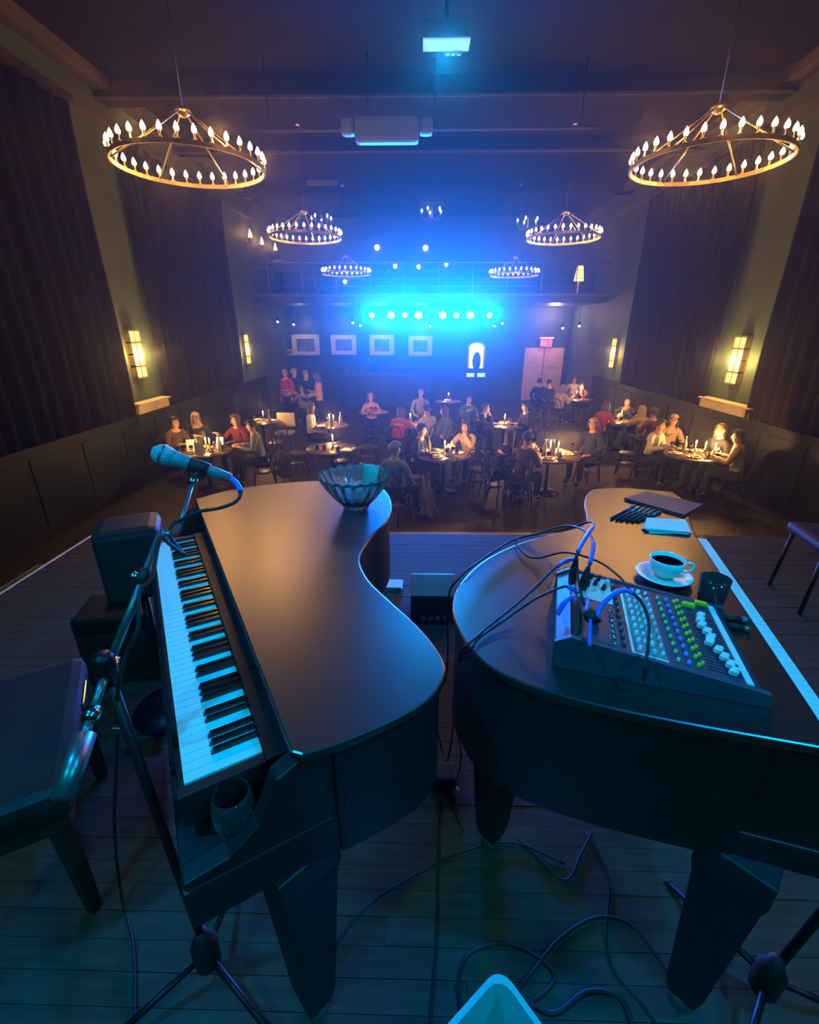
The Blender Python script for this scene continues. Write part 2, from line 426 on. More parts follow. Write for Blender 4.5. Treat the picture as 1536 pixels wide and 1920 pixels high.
# ================================================================== LAMPS
# ring chandeliers: candle ring on rods from a hub, hung from the ceiling
RINGR = 0.80
def chandelier(c, n, label, bulb='bulb', radius=RINGR, rot=0.0, nl=6, e=380):
    r = empty('ring_chandelier', c, label, 'chandelier', 'ring chandeliers with candle bulbs')
    mb = MB()
    N = 48; vs = []
    for rr, zz in ((radius + 0.010, -0.012), (radius + 0.010, 0.03), (radius - 0.010, 0.03), (radius - 0.010, -0.012)):
        for k in range(N):
            a = 2 * math.pi * k / N; vs.append((rr * math.cos(a), rr * math.sin(a), zz))
    mb.add(vs, [(i * N + k, i * N + (k + 1) % N, ((i + 1) % 4) * N + (k + 1) % N, ((i + 1) % 4) * N + k) for i in range(4) for k in range(N)])
    mb.build('ring', 'brass', r)
    MB().lathe([(0.02, 0.55), (0.08, 0.53), (0.09, 0.50), (0.05, 0.47), (0.015, 0.45)], 16).build('hub', 'brass', r)
    for k in range(6):
        a = 2 * math.pi * (k + 0.35) / 6 + rot
        MB().tube([(0.07 * math.cos(a), 0.07 * math.sin(a), 0.50), (radius * math.cos(a), radius * math.sin(a), 0.02)], 0.010, 6).build('rod', 'brass', r)
    MB().tube([(0, 0, 0.54), (0, 0, ZC - c[2])], 0.006, 6).build('hanging_rod', 'black_metal', r)
    MB().lathe([(0.07, ZC - c[2] - 0.001), (0.06, ZC - c[2] - 0.03), (0.01, ZC - c[2] - 0.05)], 12).build('canopy', 'brass', r)
    if 'cd' not in MESH:
        MESH['cd'] = MB().lathe([(0.017, 0.0), (0.020, 0.008), (0.011, 0.012), (0.011, 0.055), (0.013, 0.058)], 8).mesh('candle'); MESH['cd'].materials.append(MATS['brass'])
    if bulb not in MESH:
        MESH[bulb] = MB().lathe([(0.0, 0.055), (0.020, 0.063), (0.027, 0.084), (0.018, 0.112), (0.0, 0.14)], 8).mesh('bulb'); MESH[bulb].materials.append(MATS[bulb])
    for k in range(n):
        a = 2 * math.pi * (k + 0.5) / n + rot
        cd = ob('candle', MESH['cd'], None, r, (radius * math.cos(a), radius * math.sin(a), 0.03))
        ob('bulb', MESH[bulb], None, cd)
    for k in range(nl):    # the light of the bulbs
        a = 2 * math.pi * (k + 0.25) / nl
        lamp('bulb_light', 'POINT', (radius * math.cos(a), radius * math.sin(a), 0.115), e / nl, (1.0, 0.45, 0.10), 0.02, parent=r)
    return r
MESH = {}
chandelier((-2.60, 6.20, 3.42), 32, 'large ring chandelier hanging above the microphone')
chandelier((3.21, 6.30, 3.44), 32, 'large ring chandelier hanging above the coffee cup', rot=0.3)
chandelier((-2.60, 11.85, 3.62), 32, 'mid-size ring chandelier in front of the flame sconces', rot=0.1)
chandelier((3.20, 11.95, 3.60), 32, 'mid-size ring chandelier above the red exit sign', rot=0.2)
chandelier((-2.36, 16.30, 3.32), 28, 'small far ring chandelier over the framed pictures', 'bulb_far', 0.76, 0.0, 2, 60)
chandelier((2.95, 16.30, 3.28), 28, 'small far ring chandelier in the blue glow, on the door side', 'bulb_far', 0.76, 0.2, 2, 60)

# five-arm chandeliers over the balcony
def small_chandelier(c, label):
    r = empty('arm_chandelier', c, label, 'chandelier', 'five-arm chandeliers over the balcony')
    MB().lathe([(0.0, -0.16), (0.03, -0.13), (0.05, -0.08), (0.02, 0.0), (0.03, 0.10), (0.012, 0.2), (0.01, ZC - c[2])], 10).build('stem', 'brass', r)
    for k in range(5):
        a = 2 * math.pi * k / 5 + 0.5; dx, dy = math.cos(a), math.sin(a)
        arm = MB().tube(catmull([(0.02 * dx, 0.02 * dy, -0.08), (0.18 * dx, 0.18 * dy, -0.16), (0.34 * dx, 0.34 * dy, -0.08), (0.36 * dx, 0.36 * dy, 0.0)], 4), 0.01, 6).build('arm', 'brass', r)
        MB().lathe([(0.03, 0), (0.035, 0.015), (0.018, 0.02), (0.018, 0.07)], 8, (0.36 * dx, 0.36 * dy, 0)).build('candle', 'candle_wax', arm)
        MB().lathe([(0, 0.07), (0.028, 0.09), (0.034, 0.12), (0.02, 0.16), (0, 0.19)], 8, (0.36 * dx, 0.36 * dy, 0)).build('bulb', 'bulb_far', arm)
for px, py, lb in ((603, 415, 'five-arm candle chandelier behind the mid-size ring by the flame sconces'), (810, 402, 'five-arm candle chandelier alone above the blue glow'), (990, 420, 'five-arm candle chandelier beside the ring chandelier over the exit sign')):
    small_chandelier(on_y(px, py, 18.9), lb)

# wall sconces: amber glass cells in a brass grid
def sconce(x, s, y, z, label, e=5):
    r = empty('wall_sconce', (x - s * 0.002, y, z), label, 'sconce', 'amber grid sconces on the side walls')
    MB().bbox((-0.015 if s > 0 else 0.0, -0.19, -0.46), (0.0 if s > 0 else 0.015, 0.19, 0.46), 0.004).build('back_plate', 'brass', r)
    for j in range(2):
        for i in range(4):
            y0 = -0.165 + j * 0.175; z0 = -0.43 + i * 0.22; a, b = sorted((-s * 0.02, -s * 0.10))
            MB().bbox((a, y0, z0), (b, y0 + 0.155, z0 + 0.20), 0.012).build('glass_cell', 'sconce_glass', r)
    for z0 in (-0.445, -0.222, -0.002, 0.218, 0.438):
        a, b = sorted((-s * 0.015, -s * 0.112)); MB().box((a, -0.18, z0), (b, 0.18, z0 + 0.026)).build('frame_bar', 'brass', r)
    for y0 in (-0.18, -0.009, 0.168):
        a, b = sorted((-s * 0.015, -s * 0.112)); MB().box((a, y0, -0.445), (b, y0 + 0.012, 0.45)).build('frame_post', 'brass', r)
    for yy in (-0.30, 0.30): lamp('sconce_pool_light', 'POINT', (-s * 0.24, yy, 0), e, (1.0, 0.60, 0.18), 0.06, parent=r)  # unseen lights added beside the fixture for the pool on the wall
sconce(XL, -1, 9.42, 1.25, 'lit amber sconce on the left wall, nearest the stage', 75)
sconce(XL, -1, 15.5, 1.10, 'lit amber sconce on the left wall, nearest the balcony', 55)
sconce(XR, 1, 9.60, 1.14, 'lit amber sconce on the right wall, nearest the stage', 75)
sconce(XR, 1, 15.7, 0.98, 'lit amber sconce on the right wall, nearest the balcony', 55)

# stage spotlights in a row under the balcony front
YL = YB - 0.35
p0 = on_y(697, 590, YL); p1 = on_y(918, 592, YL)
bar = empty('lighting_bar', ((p0.x + p1.x) / 2, YL, p0.z + 0.22), 'black pipe that carries the row of blue spotlights', 'pipe')
MB().tube([(p0.x - 0.6, YL, p0.z + 0.22), (p1.x + 0.6, YL, p0.z + 0.22)], 0.025, 8).build('pipe', 'black_metal', bar, world=True)
for x in (p0.x - 0.4, p1.x + 0.4):
    MB().tube([(x, YL, p0.z + 0.22), (x, YL, ZS - 0.2), (x, YB + 0.1, ZS - 0.2)], 0.015, 6).build('bracket', 'black_metal', bar, world=True)
NTH = ['leftmost', 'second from left', 'third from left', 'fourth from left', 'fourth from right', 'third from right', 'second from right', 'rightmost']
for i, (px, kind) in enumerate(((697, 'c'), (733, 'w'), (759, 'c'), (785, 'w'), (830, 'w'), (856, 'c'), (882, 'w'), (918, 'c'))):
    p = on_y(px, 591, YL); big = kind == 'w'; rr = 0.105 if big else 0.085
    r = empty('stage_spotlight', p, ('large white-hot' if big else 'small cyan') + ' stage spotlight under the balcony, ' + NTH[i] + ' of eight', 'spotlight', 'row of blue stage spotlights')
    M = Matrix.Rotation(R(90), 4, 'X')
    MB().lathe([(rr * 0.6, -0.30), (rr * 0.95, -0.24), (rr + 0.02, -0.02), (rr + 0.03, 0.02), (rr + 0.015, 0.02), (rr + 0.01, -0.01)], 20, M=M).build('housing', 'black_metal', r)
    MB().lathe([(0.0, 0.012), (rr * 0.6, 0.008), (rr, -0.004)], 20, M=M).build('lens', 'lens_white' if big else 'lens_cyan', r)
    MB().tube([(-rr - 0.04, 0.1, 0), (-rr - 0.04, 0.1, 0.2), (rr + 0.04, 0.1, 0.2), (rr + 0.04, 0.1, 0)], 0.012, 6).build('yoke', 'black_metal', r)
    MB().tube([(0, 0.1, 0.19), (0, 0.0, 0.23)], 0.02, 6).build('clamp', 'black_metal', r)
    lamp('spot_beam', 'SPOT', (0, -0.06, 0), 9200 if big else 8300, BLUE if big else (0.0, 0.17, 1.0), 0.08, None, 43, 1.0, parent=r).rotation_euler = (R(-95), 0, 0)

# flame shaped wall sconces and lamps on the balcony
for i, (px, py) in enumerate(((470, 450), (492, 463), (517, 473))):
    p = on_x(px, py, XL + 0.16)
    r = empty('flame_sconce', p, 'orange flame-shaped sconce above the balcony, ' + ('nearest the stage', 'middle of three', 'farthest back')[i], 'sconce', 'flame sconces above the balcony')
    MB().lathe([(0.0, -0.16), (0.03, -0.12), (0.07, 0.0), (0.085, 0.06)], 10).build('cup', 'brass', r)
    MB().lathe([(0.0, 0.02), (0.055, 0.05), (0.06, 0.12), (0.03, 0.22), (0.0, 0.32)], 8).build('flame', 'flame', r)
    MB().tube([(0, 0, -0.1), (-0.155, 0, -0.06)], 0.012, 6).build('bracket', 'brass', r)
    lamp('flame_lamp', 'POINT', (0.10, 0, 0.2), 16, (1.0, 0.42, 0.10), 0.05, parent=r)
for i, (px, py, wd) in enumerate(((707, 464, 'over the leftmost spotlights, higher'), (798, 465, 'over the middle spotlights, higher'), (741, 499, 'lower, first of three'), (785, 500, 'lower, second of three'), (837, 495, 'lower, third of three'), (647, 528, 'under the far ring chandelier'))):
    p = on_y(px, py, YW - 0.18)
    r = empty('wall_lamp', p, 'small white globe lamp on the balcony back wall, ' + wd, 'lamp', 'globe lamps of the balcony wall')
    MB().sphere((0, 0, 0), 0.10 if i < 2 else 0.075, 12, 8).build('globe', 'lamp_white', r)
    MB().lathe([(0.03, -0.2), (0.05, -0.14), (0.04, -0.08)], 10).build('lamp_cup', 'brass', r)
    MB().tube([(0, 0, -0.16), (0, 0.17, -0.16)], 0.012, 6).build('bracket', 'brass', r)
p = on_y(1087, 512, 18.2)
r = empty('standin_lamp', (min(p.x, XR - 0.4), p.y, ZS), 'made-up orange lamp in place of a lit person on the balcony', 'lamp')  # added glowing lamp, stands in for an orange-lit person
MB().lathe([(0.16, 0.0), (0.16, 0.02), (0.03, 0.05), (0.025, p.z - ZS - 0.2)], 14).build('base', 'brass', r)
MB().lathe([(0.17, p.z - ZS - 0.25), (0.10, p.z - ZS + 0.22)], 16).build('shade', mat('shade_glow', (1, 0.6, 0.2), var=0, emit=(1.0, 0.45, 0.10), estr=5), r)
# small downlights under the balcony
for i, (px, py) in enumerate(((521, 603), (551, 608), (662, 605), (676, 610), (806, 611), (928, 611), (942, 606), (1055, 615), (1086, 611))):
    p = on_y(px, py, 18.7)
    r = empty('downlight', (p.x, p.y, p.z), 'tiny white track light under the balcony, number ' + ('one', 'two', 'three', 'four', 'five', 'six', 'seven', 'eight', 'nine')[i] + ' counted from the left', 'spotlight', 'track lights under the balcony')
    MB().lathe([(0.05, 0.14), (0.055, 0.0), (0.045, 0.0)], 10).build('can', 'black_metal', r)
    MB().sphere((0, -0.02, 0.0), 0.045, 8, 6).build('lamp_face', 'lamp_white', r)
    MB().tube([(0, 0, 0.14), (0, 0, ZS - 0.26 - p.z)], 0.008, 5).build('drop_rod', 'black_metal', r)

# ================================================================== CEILING EQUIPMENT
p = on_y(838, 72, 7.6)
r = empty('stage_light_box', p, 'ceiling stage light box with a bright cyan underside at the top', 'stage light')
MB().bbox((-0.305, 0.0, 0.012), (0.305, 0.29, 0.20), 0.02).build('body', 'projector_dark', r)
MB().bbox((-0.30, 0.005, -0.006), (0.30, 0.285, 0.014), 0.005).build('light_panel', 'wash_panel', r)
for k in range(3): MB().bbox((0.0 + k * 0.075, 0.30, -0.03), (0.05 + k * 0.075, 0.34, 0.03), 0.008).build('connector', 'projector_white', r)
MB().bbox((-0.02, 0.28, -0.02), (0.23, 0.31, 0.06), 0.005).build('rear_plate', 'projector_dark', r)
MB().tube([(0, 0.14, 0.19), (0, 0.14, ZC - p.z)], 0.03, 10).build('drop_pole', 'black_metal', r)
lamp('stage_box_lamp', 'SPOT', (0, 0.14, -0.05), 850, (0.0, 0.36, 1.0), 0.14, None, 60, 0.6, parent=r).rotation_euler = (Vector((0.15, 1.2, 1.0)) - p).to_track_quat('-Z', 'Y').to_euler()
p = on_y(726, 247, 9.2)
r = empty('screen_housing', p, 'pale rounded projection screen case hung on a ceiling pipe', 'screen case')
MB().bbox((-0.52, -0.16, -0.17), (0.52, 0.10, 0.17), 0.07).build('case', 'screen_case', r)
for sx in (-1, 1):
    MB().bbox((sx * 0.52 - (0.0 if sx > 0 else 0.22), -0.13, -0.06), (sx * 0.52 + (0.22 if sx > 0 else 0.0), 0.09, 0.16), 0.06).build('end_cap', 'screen_case', r)
MB().tube([(0.3, 0, 0.15), (0.3, 0.2, 0.15)], 0.02, 6).build('pipe_clamp', 'black_metal', r)
MB().tube([(-0.3, 0, 0.15), (-0.3, 0, ZC - p.z)], 0.012, 6).build('hanger', 'black_metal', r)
p = on_y(780, 242, 9.4)
r = empty('ceiling_pipe', p, 'thin pale pipe running across under the ceiling', 'pipe')
pa = on_y(472, 243, 9.4); pb = on_y(1122, 243, 9.4)
MB().tube([(pa.x, 9.4, p.z), (pb.x, 9.4, p.z)], 0.028, 8).build('pipe', 'ceiling_trim', r, world=True)
for x in (pa.x + 0.3, 0.2, pb.x - 0.3): MB().tube([(x, 9.4, p.z), (x, 9.4, ZC)], 0.012, 6).build('hanger', 'black_metal', r, world=True)
for px, py, wd in ((605, 344, 'behind the screen case'), (991, 358, 'on the exit sign side')):
    p = on_z(px, py, ZC - 0.06)
    r = empty('ceiling_diffuser', p, 'short pale air diffuser in the ceiling ' + wd, 'vent')
    MB().bbox((-0.45, -0.08, -0.03), (0.45, 0.08, 0.06), 0.01).build('frame', 'ceiling_trim', r)
    for k in range(3): MB().box((-0.42, -0.055 + k * 0.04, -0.045), (0.42, -0.045 + k * 0.04, -0.03)).build('slat', 'ceiling_trim', r)

# ================================================================== BACK WALL ITEMS
for i, (x0, x1, y0, y1, lb) in enumerate(((550, 598, 627, 666, 'pale framed picture by the standing group, reflecting a sconce'), (622, 668, 628, 665, 'second pale framed picture from the standing group'),
                                          (694, 739, 628, 666, 'third framed picture, in the blue glow'), (766, 811, 630, 667, 'fourth framed picture, deepest in the blue glow'))):
    a = onb(x0, y1); b = onb(x1, y0); c = ((a.x + b.x) / 2, YW - 0.03, (a.z + b.z) / 2); hx = (b.x - a.x) / 2; hz = (b.z - a.z) / 2
    r = empty('framed_picture', c, lb, 'picture', 'framed pictures on the back wall')
    for q in (((-hx, -0.03, hz - 0.04), (hx, 0.03, hz)), ((-hx, -0.03, -hz), (hx, 0.03, -hz + 0.04)), ((-hx, -0.03, -hz), (-hx + 0.04, 0.03, hz)), ((hx - 0.04, -0.03, -hz), (hx, 0.03, hz))):
        MB().box(*q).build('frame_bar', 'picture_mount', r)
    MB().box((-hx + 0.04, -0.005, -hz + 0.04), (hx - 0.04, 0.03, hz - 0.04)).build('mount', 'picture_mount', r)
    MB().box((-hx + 0.2, -0.012, -hz + 0.17), (hx - 0.2, 0.0, hz - 0.17)).build('print', 'picture_art', r)
    lamp('picture_fill', 'POINT', (0, -0.5, hz + 0.35), 16, (1.0, 0.75, 0.5), 0.05, parent=r)  # added point light without a fixture, brightens the picture
a = onb(544, 661)
r = empty('wall_card', (a.x, YW - 0.02, a.z), 'small pale card beside the sconce-lit picture', 'card')
MB().bbox((-0.13, -0.02, -0.11), (0.13, 0.02, 0.13), 0.005).build('card', 'cream', r); MB().box((-0.07, -0.024, -0.05), (0.07, -0.019, 0.06)).build('print', 'picture_art', r)
# lit serving hatch
a = onb(877, 690); b = onb(909, 642)
r = empty('serving_hatch', ((a.x + b.x) / 2, YW - 0.02, a.z), 'bright lit serving hatch with an arched top in the back wall', 'hatch')
cx = (a.x + b.x) / 2; hw = (b.x - a.x) / 2; hh = b.z - a.z
pts = [(-hw, 0)] + [(hw * -math.cos(t), hh - hw * 0.6 + hw * 0.6 * math.sin(t)) for t in [math.pi * k / 10 for k in range(11)]] + [(hw, 0)]
Mx = Matrix.Rotation(R(90), 4, 'X')
mb = MB(); mb.prism(pts, 0, 0.03); mb.v = [tuple(Mx @ Vector(v)) for v in mb.v]; mb.build('glow_pane', 'hatch_glow', r)
MB().tube([(p[0], -0.03, p[1]) for p in pts], 0.04, 6).build('arch_frame', 'picture_mount', r)
MB().sphere((0.02, -0.10, hh * 0.28), (hw * 0.55, 0.08, hh * 0.36), 14, 10).build('coffee_urn', 'black_metal', r)
for px, py, lb in ((882, 703, 'small glowing blue panel under the hatch, further from the doors'), (902, 703, 'small glowing blue panel under the hatch, nearer the doors')):
    a = onb(px, py); r = empty('glow_panel', (a.x, YW - 0.02, a.z), lb, 'panel', 'glowing panels under the hatch')
    MB().bbox((-0.17, -0.03, -0.08), (0.17, 0.02, 0.08), 0.01).build('panel_face', 'hatch_blue', r); MB().bbox((-0.19, -0.02, -0.10), (0.19, 0.025, 0.10), 0.01).build('panel_frame', 'black_metal', r)
# exit sign
a = onb(1022, 642)
r = empty('exit_sign', (a.x, YW - 0.2, a.z), 'glowing red exit sign over the pink double door', 'sign')
MB().bbox((-0.24, -0.04, -0.16), (0.24, 0.04, 0.16), 0.01).build('housing', 'picture_mount', r)
MB().bbox((-0.21, -0.05, -0.135), (0.21, -0.03, 0.115), 0.005).build('face', 'exit_red', r)
MB().bbox((-0.30, -0.08, 0.15), (0.30, 0.08, 0.21), 0.01).build('hood', 'picture_mount', r)
MB().box((-0.05, 0.03, -0.05), (0.05, 0.19, 0.05)).build('bracket', 'black_metal', r)
def letter(ch):
    S = {'E': [(0, 0, .25, 1), (0, 0, .8, .16), (0, .42, .7, .58), (0, .84, .8, 1)], 'I': [(.28, 0, .53, 1)], 'T': [(0, .84, .85, 1), (.3, 0, .55, 1)]}
    return S[ch]
for k, ch in enumerate('EXIT'):
    mb = MB(); x0 = -0.185 + k * 0.097; wl, hl = 0.08, 0.17; z0 = -0.095
    if ch == 'X':
        for sg in (1, -1):
            xa, xb = (0, wl * 0.62) if sg > 0 else (wl * 0.62, 0)
            mb.add([(x0 + xa, -0.056, z0), (x0 + xa + wl * .3, -0.056, z0), (x0 + xb + wl * .3, -0.056, z0 + hl), (x0 + xb, -0.056, z0 + hl),
                    (x0 + xa, -0.049, z0), (x0 + xa + wl * .3, -0.049, z0), (x0 + xb + wl * .3, -0.049, z0 + hl), (x0 + xb, -0.049, z0 + hl)],
                   [(0, 1, 2, 3), (4, 7, 6, 5), (0, 4, 5, 1), (1, 5, 6, 2), (2, 6, 7, 3), (3, 7, 4, 0)])
    else:
        for (p, q, s_, t_) in letter(ch): mb.box((x0 + p * wl, -0.056, z0 + q * hl), (x0 + s_ * wl, -0.049, z0 + t_ * hl))
    mb.build('letter', 'exit_letter', r)
lamp('exit_lamp', 'POINT', (0, -0.3, -0.1), 10, (1.0, 0.25, 0.16), 0.1, parent=r)
lamp('door_fill', 'POINT', (a.x, YW - 1.0, 2.2), 190, (1.0, 0.60, 0.42), 0.1)  # added light with no fixture, lifts the pink doors
# bar counter with bottles
a = on_y(640, 700, 19.3); b = on_y(790, 700, 19.3)
r = empty('bar_counter', ((a.x + b.x) / 2, 19.3, ZF), 'dark bar counter below the framed pictures', 'bar')
MB().box((a.x, 19.1, ZF), (b.x, 19.6, a.z - 0.05)).build('front', 'dark_wood', r, world=True)
MB().bbox((a.x - 0.05, 19.0, a.z - 0.05), (b.x + 0.05, 19.65, a.z), 0.01).build('worktop', 'table_wood', r, world=True)
for k in range(5):
    MB().bbox((a.x + 0.1 + k * 0.72, 19.08, ZF + 0.15), (a.x + 0.72 + k * 0.72, 19.11, a.z - 0.2), 0.01).build('front_panel', 'dark_wood', r, world=True)
for k, px in enumerate((648, 655, 662, 676, 682, 690)):
    p = on_y(px, 698, 19.25)
    r = empty('bottle', (p.x, 19.25, a.z), 'small clear bottle standing on the far bar counter', 'bottle', 'bottles on the bar counter')
    MB().lathe([(0.035, 0), (0.038, 0.02), (0.038, 0.15), (0.012, 0.2), (0.012, 0.25)], 10).build('body', 'bottle_glass', r); MB().lathe([(0.015, 0.25), (0.015, 0.275)], 8).build('cap', 'brass', r)
# balcony furniture silhouettes: high-backed booths
for i, (px0, px1, py, lb) in enumerate(((462, 482, 500, 'dark high-backed booth at the wall end of the balcony'), (512, 545, 488, 'tall dark cabinet on the balcony by the flame sconces'), (548, 590, 507, 'dark booth on the balcony behind the mid-size chandelier'), (1128, 1162, 510, 'dark booth on the balcony at the door side'))):
    a = on_y(px0, py, 18.6); b = on_y(px1, py, 18.6); b.x = max(XL + 0.7, min(b.x, XR - 0.08)); a.x = min(max(a.x, XL + 0.08), b.x - 0.5)
    r = empty('balcony_booth', ((a.x + b.x) / 2, 18.6, ZS), lb, 'booth', 'dark booths on the balcony')
    MB().bbox((max(a.x, XL + 0.06), 18.5, ZS), (min(b.x, XR - 0.06), 18.75, a.z), 0.04).build('backrest', 'dark_wood', r, world=True)
    MB().bbox((max(a.x, XL + 0.06), 18.75, ZS), (min(b.x, XR - 0.06), 19.3, ZS + 0.45), 0.04).build('seat', 'dark_wood', r, world=True)
# ================================================================== PIANOS
ZL = 1.02   # lid top
def bevel(o, wd=0.004, seg=2):
    m = o.modifiers.new('edge', 'BEVEL'); m.width = wd; m.segments = seg; m.limit_method = 'ANGLE'; m.angle_limit = R(40)
def offset_poly(pts, d):
    n = len(pts); area = sum(pts[i][0] * pts[(i + 1) % n][1] - pts[(i + 1) % n][0] * pts[i][1] for i in range(n))
    sg = 1 if area > 0 else -1; out = []
    for i in range(n):
        a, b, c = Vector(pts[i - 1][:2]), Vector(pts[i][:2]), Vector(pts[(i + 1) % n][:2])
        e1 = (b - a).normalized(); e2 = (c - b).normalized()
        nn = Vector((-(e1.y + e2.y), e1.x + e2.x))
        if nn.length < 1e-6: nn = Vector((-e1.y, e1.x))
        nn.normalize(); out.append(b + nn * d * sg)
    return out
def piano(name, label, curve_px, corner_world, F0, d, n, kz, legs, rim_z, klen_before, klen_after, kb_label):
    out = [p.xy for p in catmull([on_z(px, py, ZL) for px, py in curve_px], 5)] + [Vector(c) for c in corner_world]
    cx = sum(p.x for p in out) / len(out); cyy = sum(p.y for p in out) / len(out)
    root = empty(name, (cx, cyy, 0), label, 'piano')
    q = MB().prism(out, ZL - 0.022, ZL, False).build('lid', 'lid_satin', root, world=True); bevel(q, 0.005, 2)
    # rim follows the lid but stops short of the keyboard
    rim = offset_poly(out, 0.012); F = Vector(F0[:2])
    lim = -0.26
    rim2 = []
    for p in rim:
        t = (p - F).dot(n)
        rim2.append(p - n * (t - lim) if t > lim else p)
    q = MB().prism(rim2, rim_z, ZL - 0.022, False).build('rim', 'piano_black', root, world=True); bevel(q, 0.004, 2)
    M = Matrix(((d.x, n.x, 0, F.x), (d.y, n.y, 0, F.y), (0, 0, 1, 0), (0, 0, 0, 1)))
    kb = kz - 0.115   # keybed top
    q = MB().bbox((-klen_before, -0.30, rim_z), (klen_after, 0.035, kb), 0.012, M).build('keybed', 'piano_black', root, world=True)
    # cheek at the treble end with a curved arm
    pr = [(-0.29, kb), (-0.29, ZL - 0.024), (-0.20, ZL - 0.026), (-0.15, ZL - 0.05), (-0.11, kb + 0.075), (-0.05, kb + 0.03), (0.03, kb + 0.02), (0.03, kb)]
    for a0, a1 in ((-klen_before + 0.005, -klen_before + 0.045), (klen_after - 0.045, klen_after - 0.005)):
        vs = [M @ Vector((a, y, z)) for a in (a0, a1) for y, z in pr]; m = len(pr)
        mb = MB(); mb.add(vs, [tuple(range(m)), tuple(range(2 * m - 1, m - 1, -1))] + [(k, (k + 1) % m, m + (k + 1) % m, m + k) for k in range(m)])
        q = mb.build('cheek', 'piano_black', root, world=True); bevel(q, 0.004, 2)
    # fallboard behind the keyboard
    for (x, y) in legs:
        lr = MB().lathe([(0.045, 0.05), (0.05, 0.06), (0.062, 0.12), (0.095, rim_z - 0.1), (0.105, rim_z - 0.06), (0.105, rim_z + 0.01)], 4, (x, y, 0), smooth=False)
        lg = lr.build('leg', 'piano_black', root, world=True); bevel(lg, 0.006, 2)
        MB().lathe([(0.03, 0.0), (0.034, 0.01), (0.034, 0.045), (0.02, 0.055)], 12, (x, y, 0)).build('caster', 'grey_metal', lg, world=True)
    # the keyboard standing in the case
    k = empty('digital_keyboard', (F.x, F.y, kb), kb_label, 'keyboard')
    MB().bbox((-0.028, -0.25, kb + 0.03), (1.25, 0.014, kz - 0.022), 0.006, M).build('body', 'board_black', k, world=True)
    MB().bbox((-0.028, -0.25, kz - 0.024), (1.25, -0.152, kz + 0.004), 0.004, M).build('control_panel', 'board_black', k, world=True)
    MB().bbox((-0.028, -0.152, kz - 0.024), (-0.003, 0.014, kz - 0.001), 0.003, M).build('end_block', 'board_black', k, world=True)
    MB().bbox((1.224, -0.152, kz - 0.024), (1.25, 0.014, kz - 0.001), 0.003, M).build('end_block', 'board_black', k, world=True)
    for a in (0.12, 1.1):
        MB().bbox((a, -0.22, kb), (a + 0.05, 0.0, kb + 0.03), 0.004, M).build('riser', 'rubber', k, world=True)
    pitch = 0.0235
    R3 = M.to_3x3()
    if 'wk' not in MESH:
        MESH['wk'] = MB().bbox((0.0003, -0.15, -0.022), (pitch - 0.0003, 0.0, 0.0), 0.001).mesh('white_key'); MESH['wk'].materials.append(MATS['white_key'])
        mb = MB(); mb.add([(-.0055, -.15, -.01), (.0055, -.15, -.01), (.0055, -.05, -.01), (-.0055, -.05, -.01), (-.0045, -.15, .0115), (.0045, -.15, .0115), (.0045, -.062, .0115), (-.0045, -.062, .0115)],
                          [(0, 3, 2, 1), (4, 5, 6, 7), (0, 1, 5, 4), (1, 2, 6, 5), (2, 3, 7, 6), (3, 0, 4, 7)])
        MESH['bk'] = mb.mesh('black_key'); MESH['bk'].materials.append(MATS['black_key'])
    rz = math.atan2(d.y, d.x)
    flip = R3.determinant() < 0
    names = 'CBAGFED'; has = {'BA', 'AG', 'GF', 'ED', 'DC'}
    for i in range(52):
        a = (i + (1 if flip else 0)) * pitch
        p = M @ Vector((i * pitch, 0, kz))
        # local key frame: x along d, y along n
        w_ = ob('white_key', MESH['wk'], None, k); w_.matrix_basis = Matrix.Translation(-k.location) @ M @ Matrix.Translation((i * pitch, 0, kz))
        if i < 51 and names[i % 7] + names[(i + 1) % 7] in has:
            b_ = ob('black_key', MESH['bk'], None, k); b_.matrix_basis = Matrix.Translation(-k.location) @ M @ Matrix.Translation(((i + 1) * pitch, 0, kz))
    return root, M
Lcurve = [(365, 935), (450, 915), (560, 903), (640, 901), (695, 905), (724, 921), (735, 950), (724, 979), (700, 1002), (680, 1030), (675, 1054), (692, 1088), (730, 1125), (775, 1165), (810, 1203), (831, 1236), (835, 1260), (824, 1290), (797, 1318), (755, 1343), (700, 1369), (625, 1399), (566, 1416)]
dL = Vector((-0.6330, 1.0510)).normalized(); nL = Vector((-dL.y, dL.x))
F0L = on_z(345, 1470, 0.92)
pL, ML = piano('grand_piano', 'black shell grand piano under the glass bowl and microphone', Lcurve, [on_z(545, 1410, ZL).xy], F0L, dL, nL, 0.92,
               [(-0.27, 0.66), (-0.95, 1.80), (-0.35, 1.95)], 0.70, 0.13, 1.42, 'digital keyboard with blue-lit keys, under the microphone boom')
Rcurve = [(1262, 922), (1180, 915), (1122, 916), (1101, 926), (1096, 945), (1100, 965), (1096, 983), (1062, 996), (1000, 1010), (950, 1028), (900, 1056), (862, 1095), (848, 1132), (856, 1172), (885, 1220), (935, 1260), (1020, 1295), (1130, 1325), (1300, 1360), (1536, 1402)]
dR = Vector((-0.268, -0.963)).normalized(); nR = Vector((-dR.y, dR.x))
F0R = on_z(1325, 1010, 0.855)
cR = [(0.776, 0.632), on_z(1518, 1320, ZL).xy, on_z(1305, 1003, ZL).xy, on_z(1283, 938, ZL).xy]
pR, MR = piano('grand_piano', 'black shell grand piano under the mixing console and coffee cup', Rcurve, cR, F0R, dR, nR, 0.855,
               [(0.74, 0.70), (0.27, 1.11), (1.10, 1.75)], 0.66, 0.13, 1.36, 'digital keyboard seen only as a blue strip past the coffee cup')

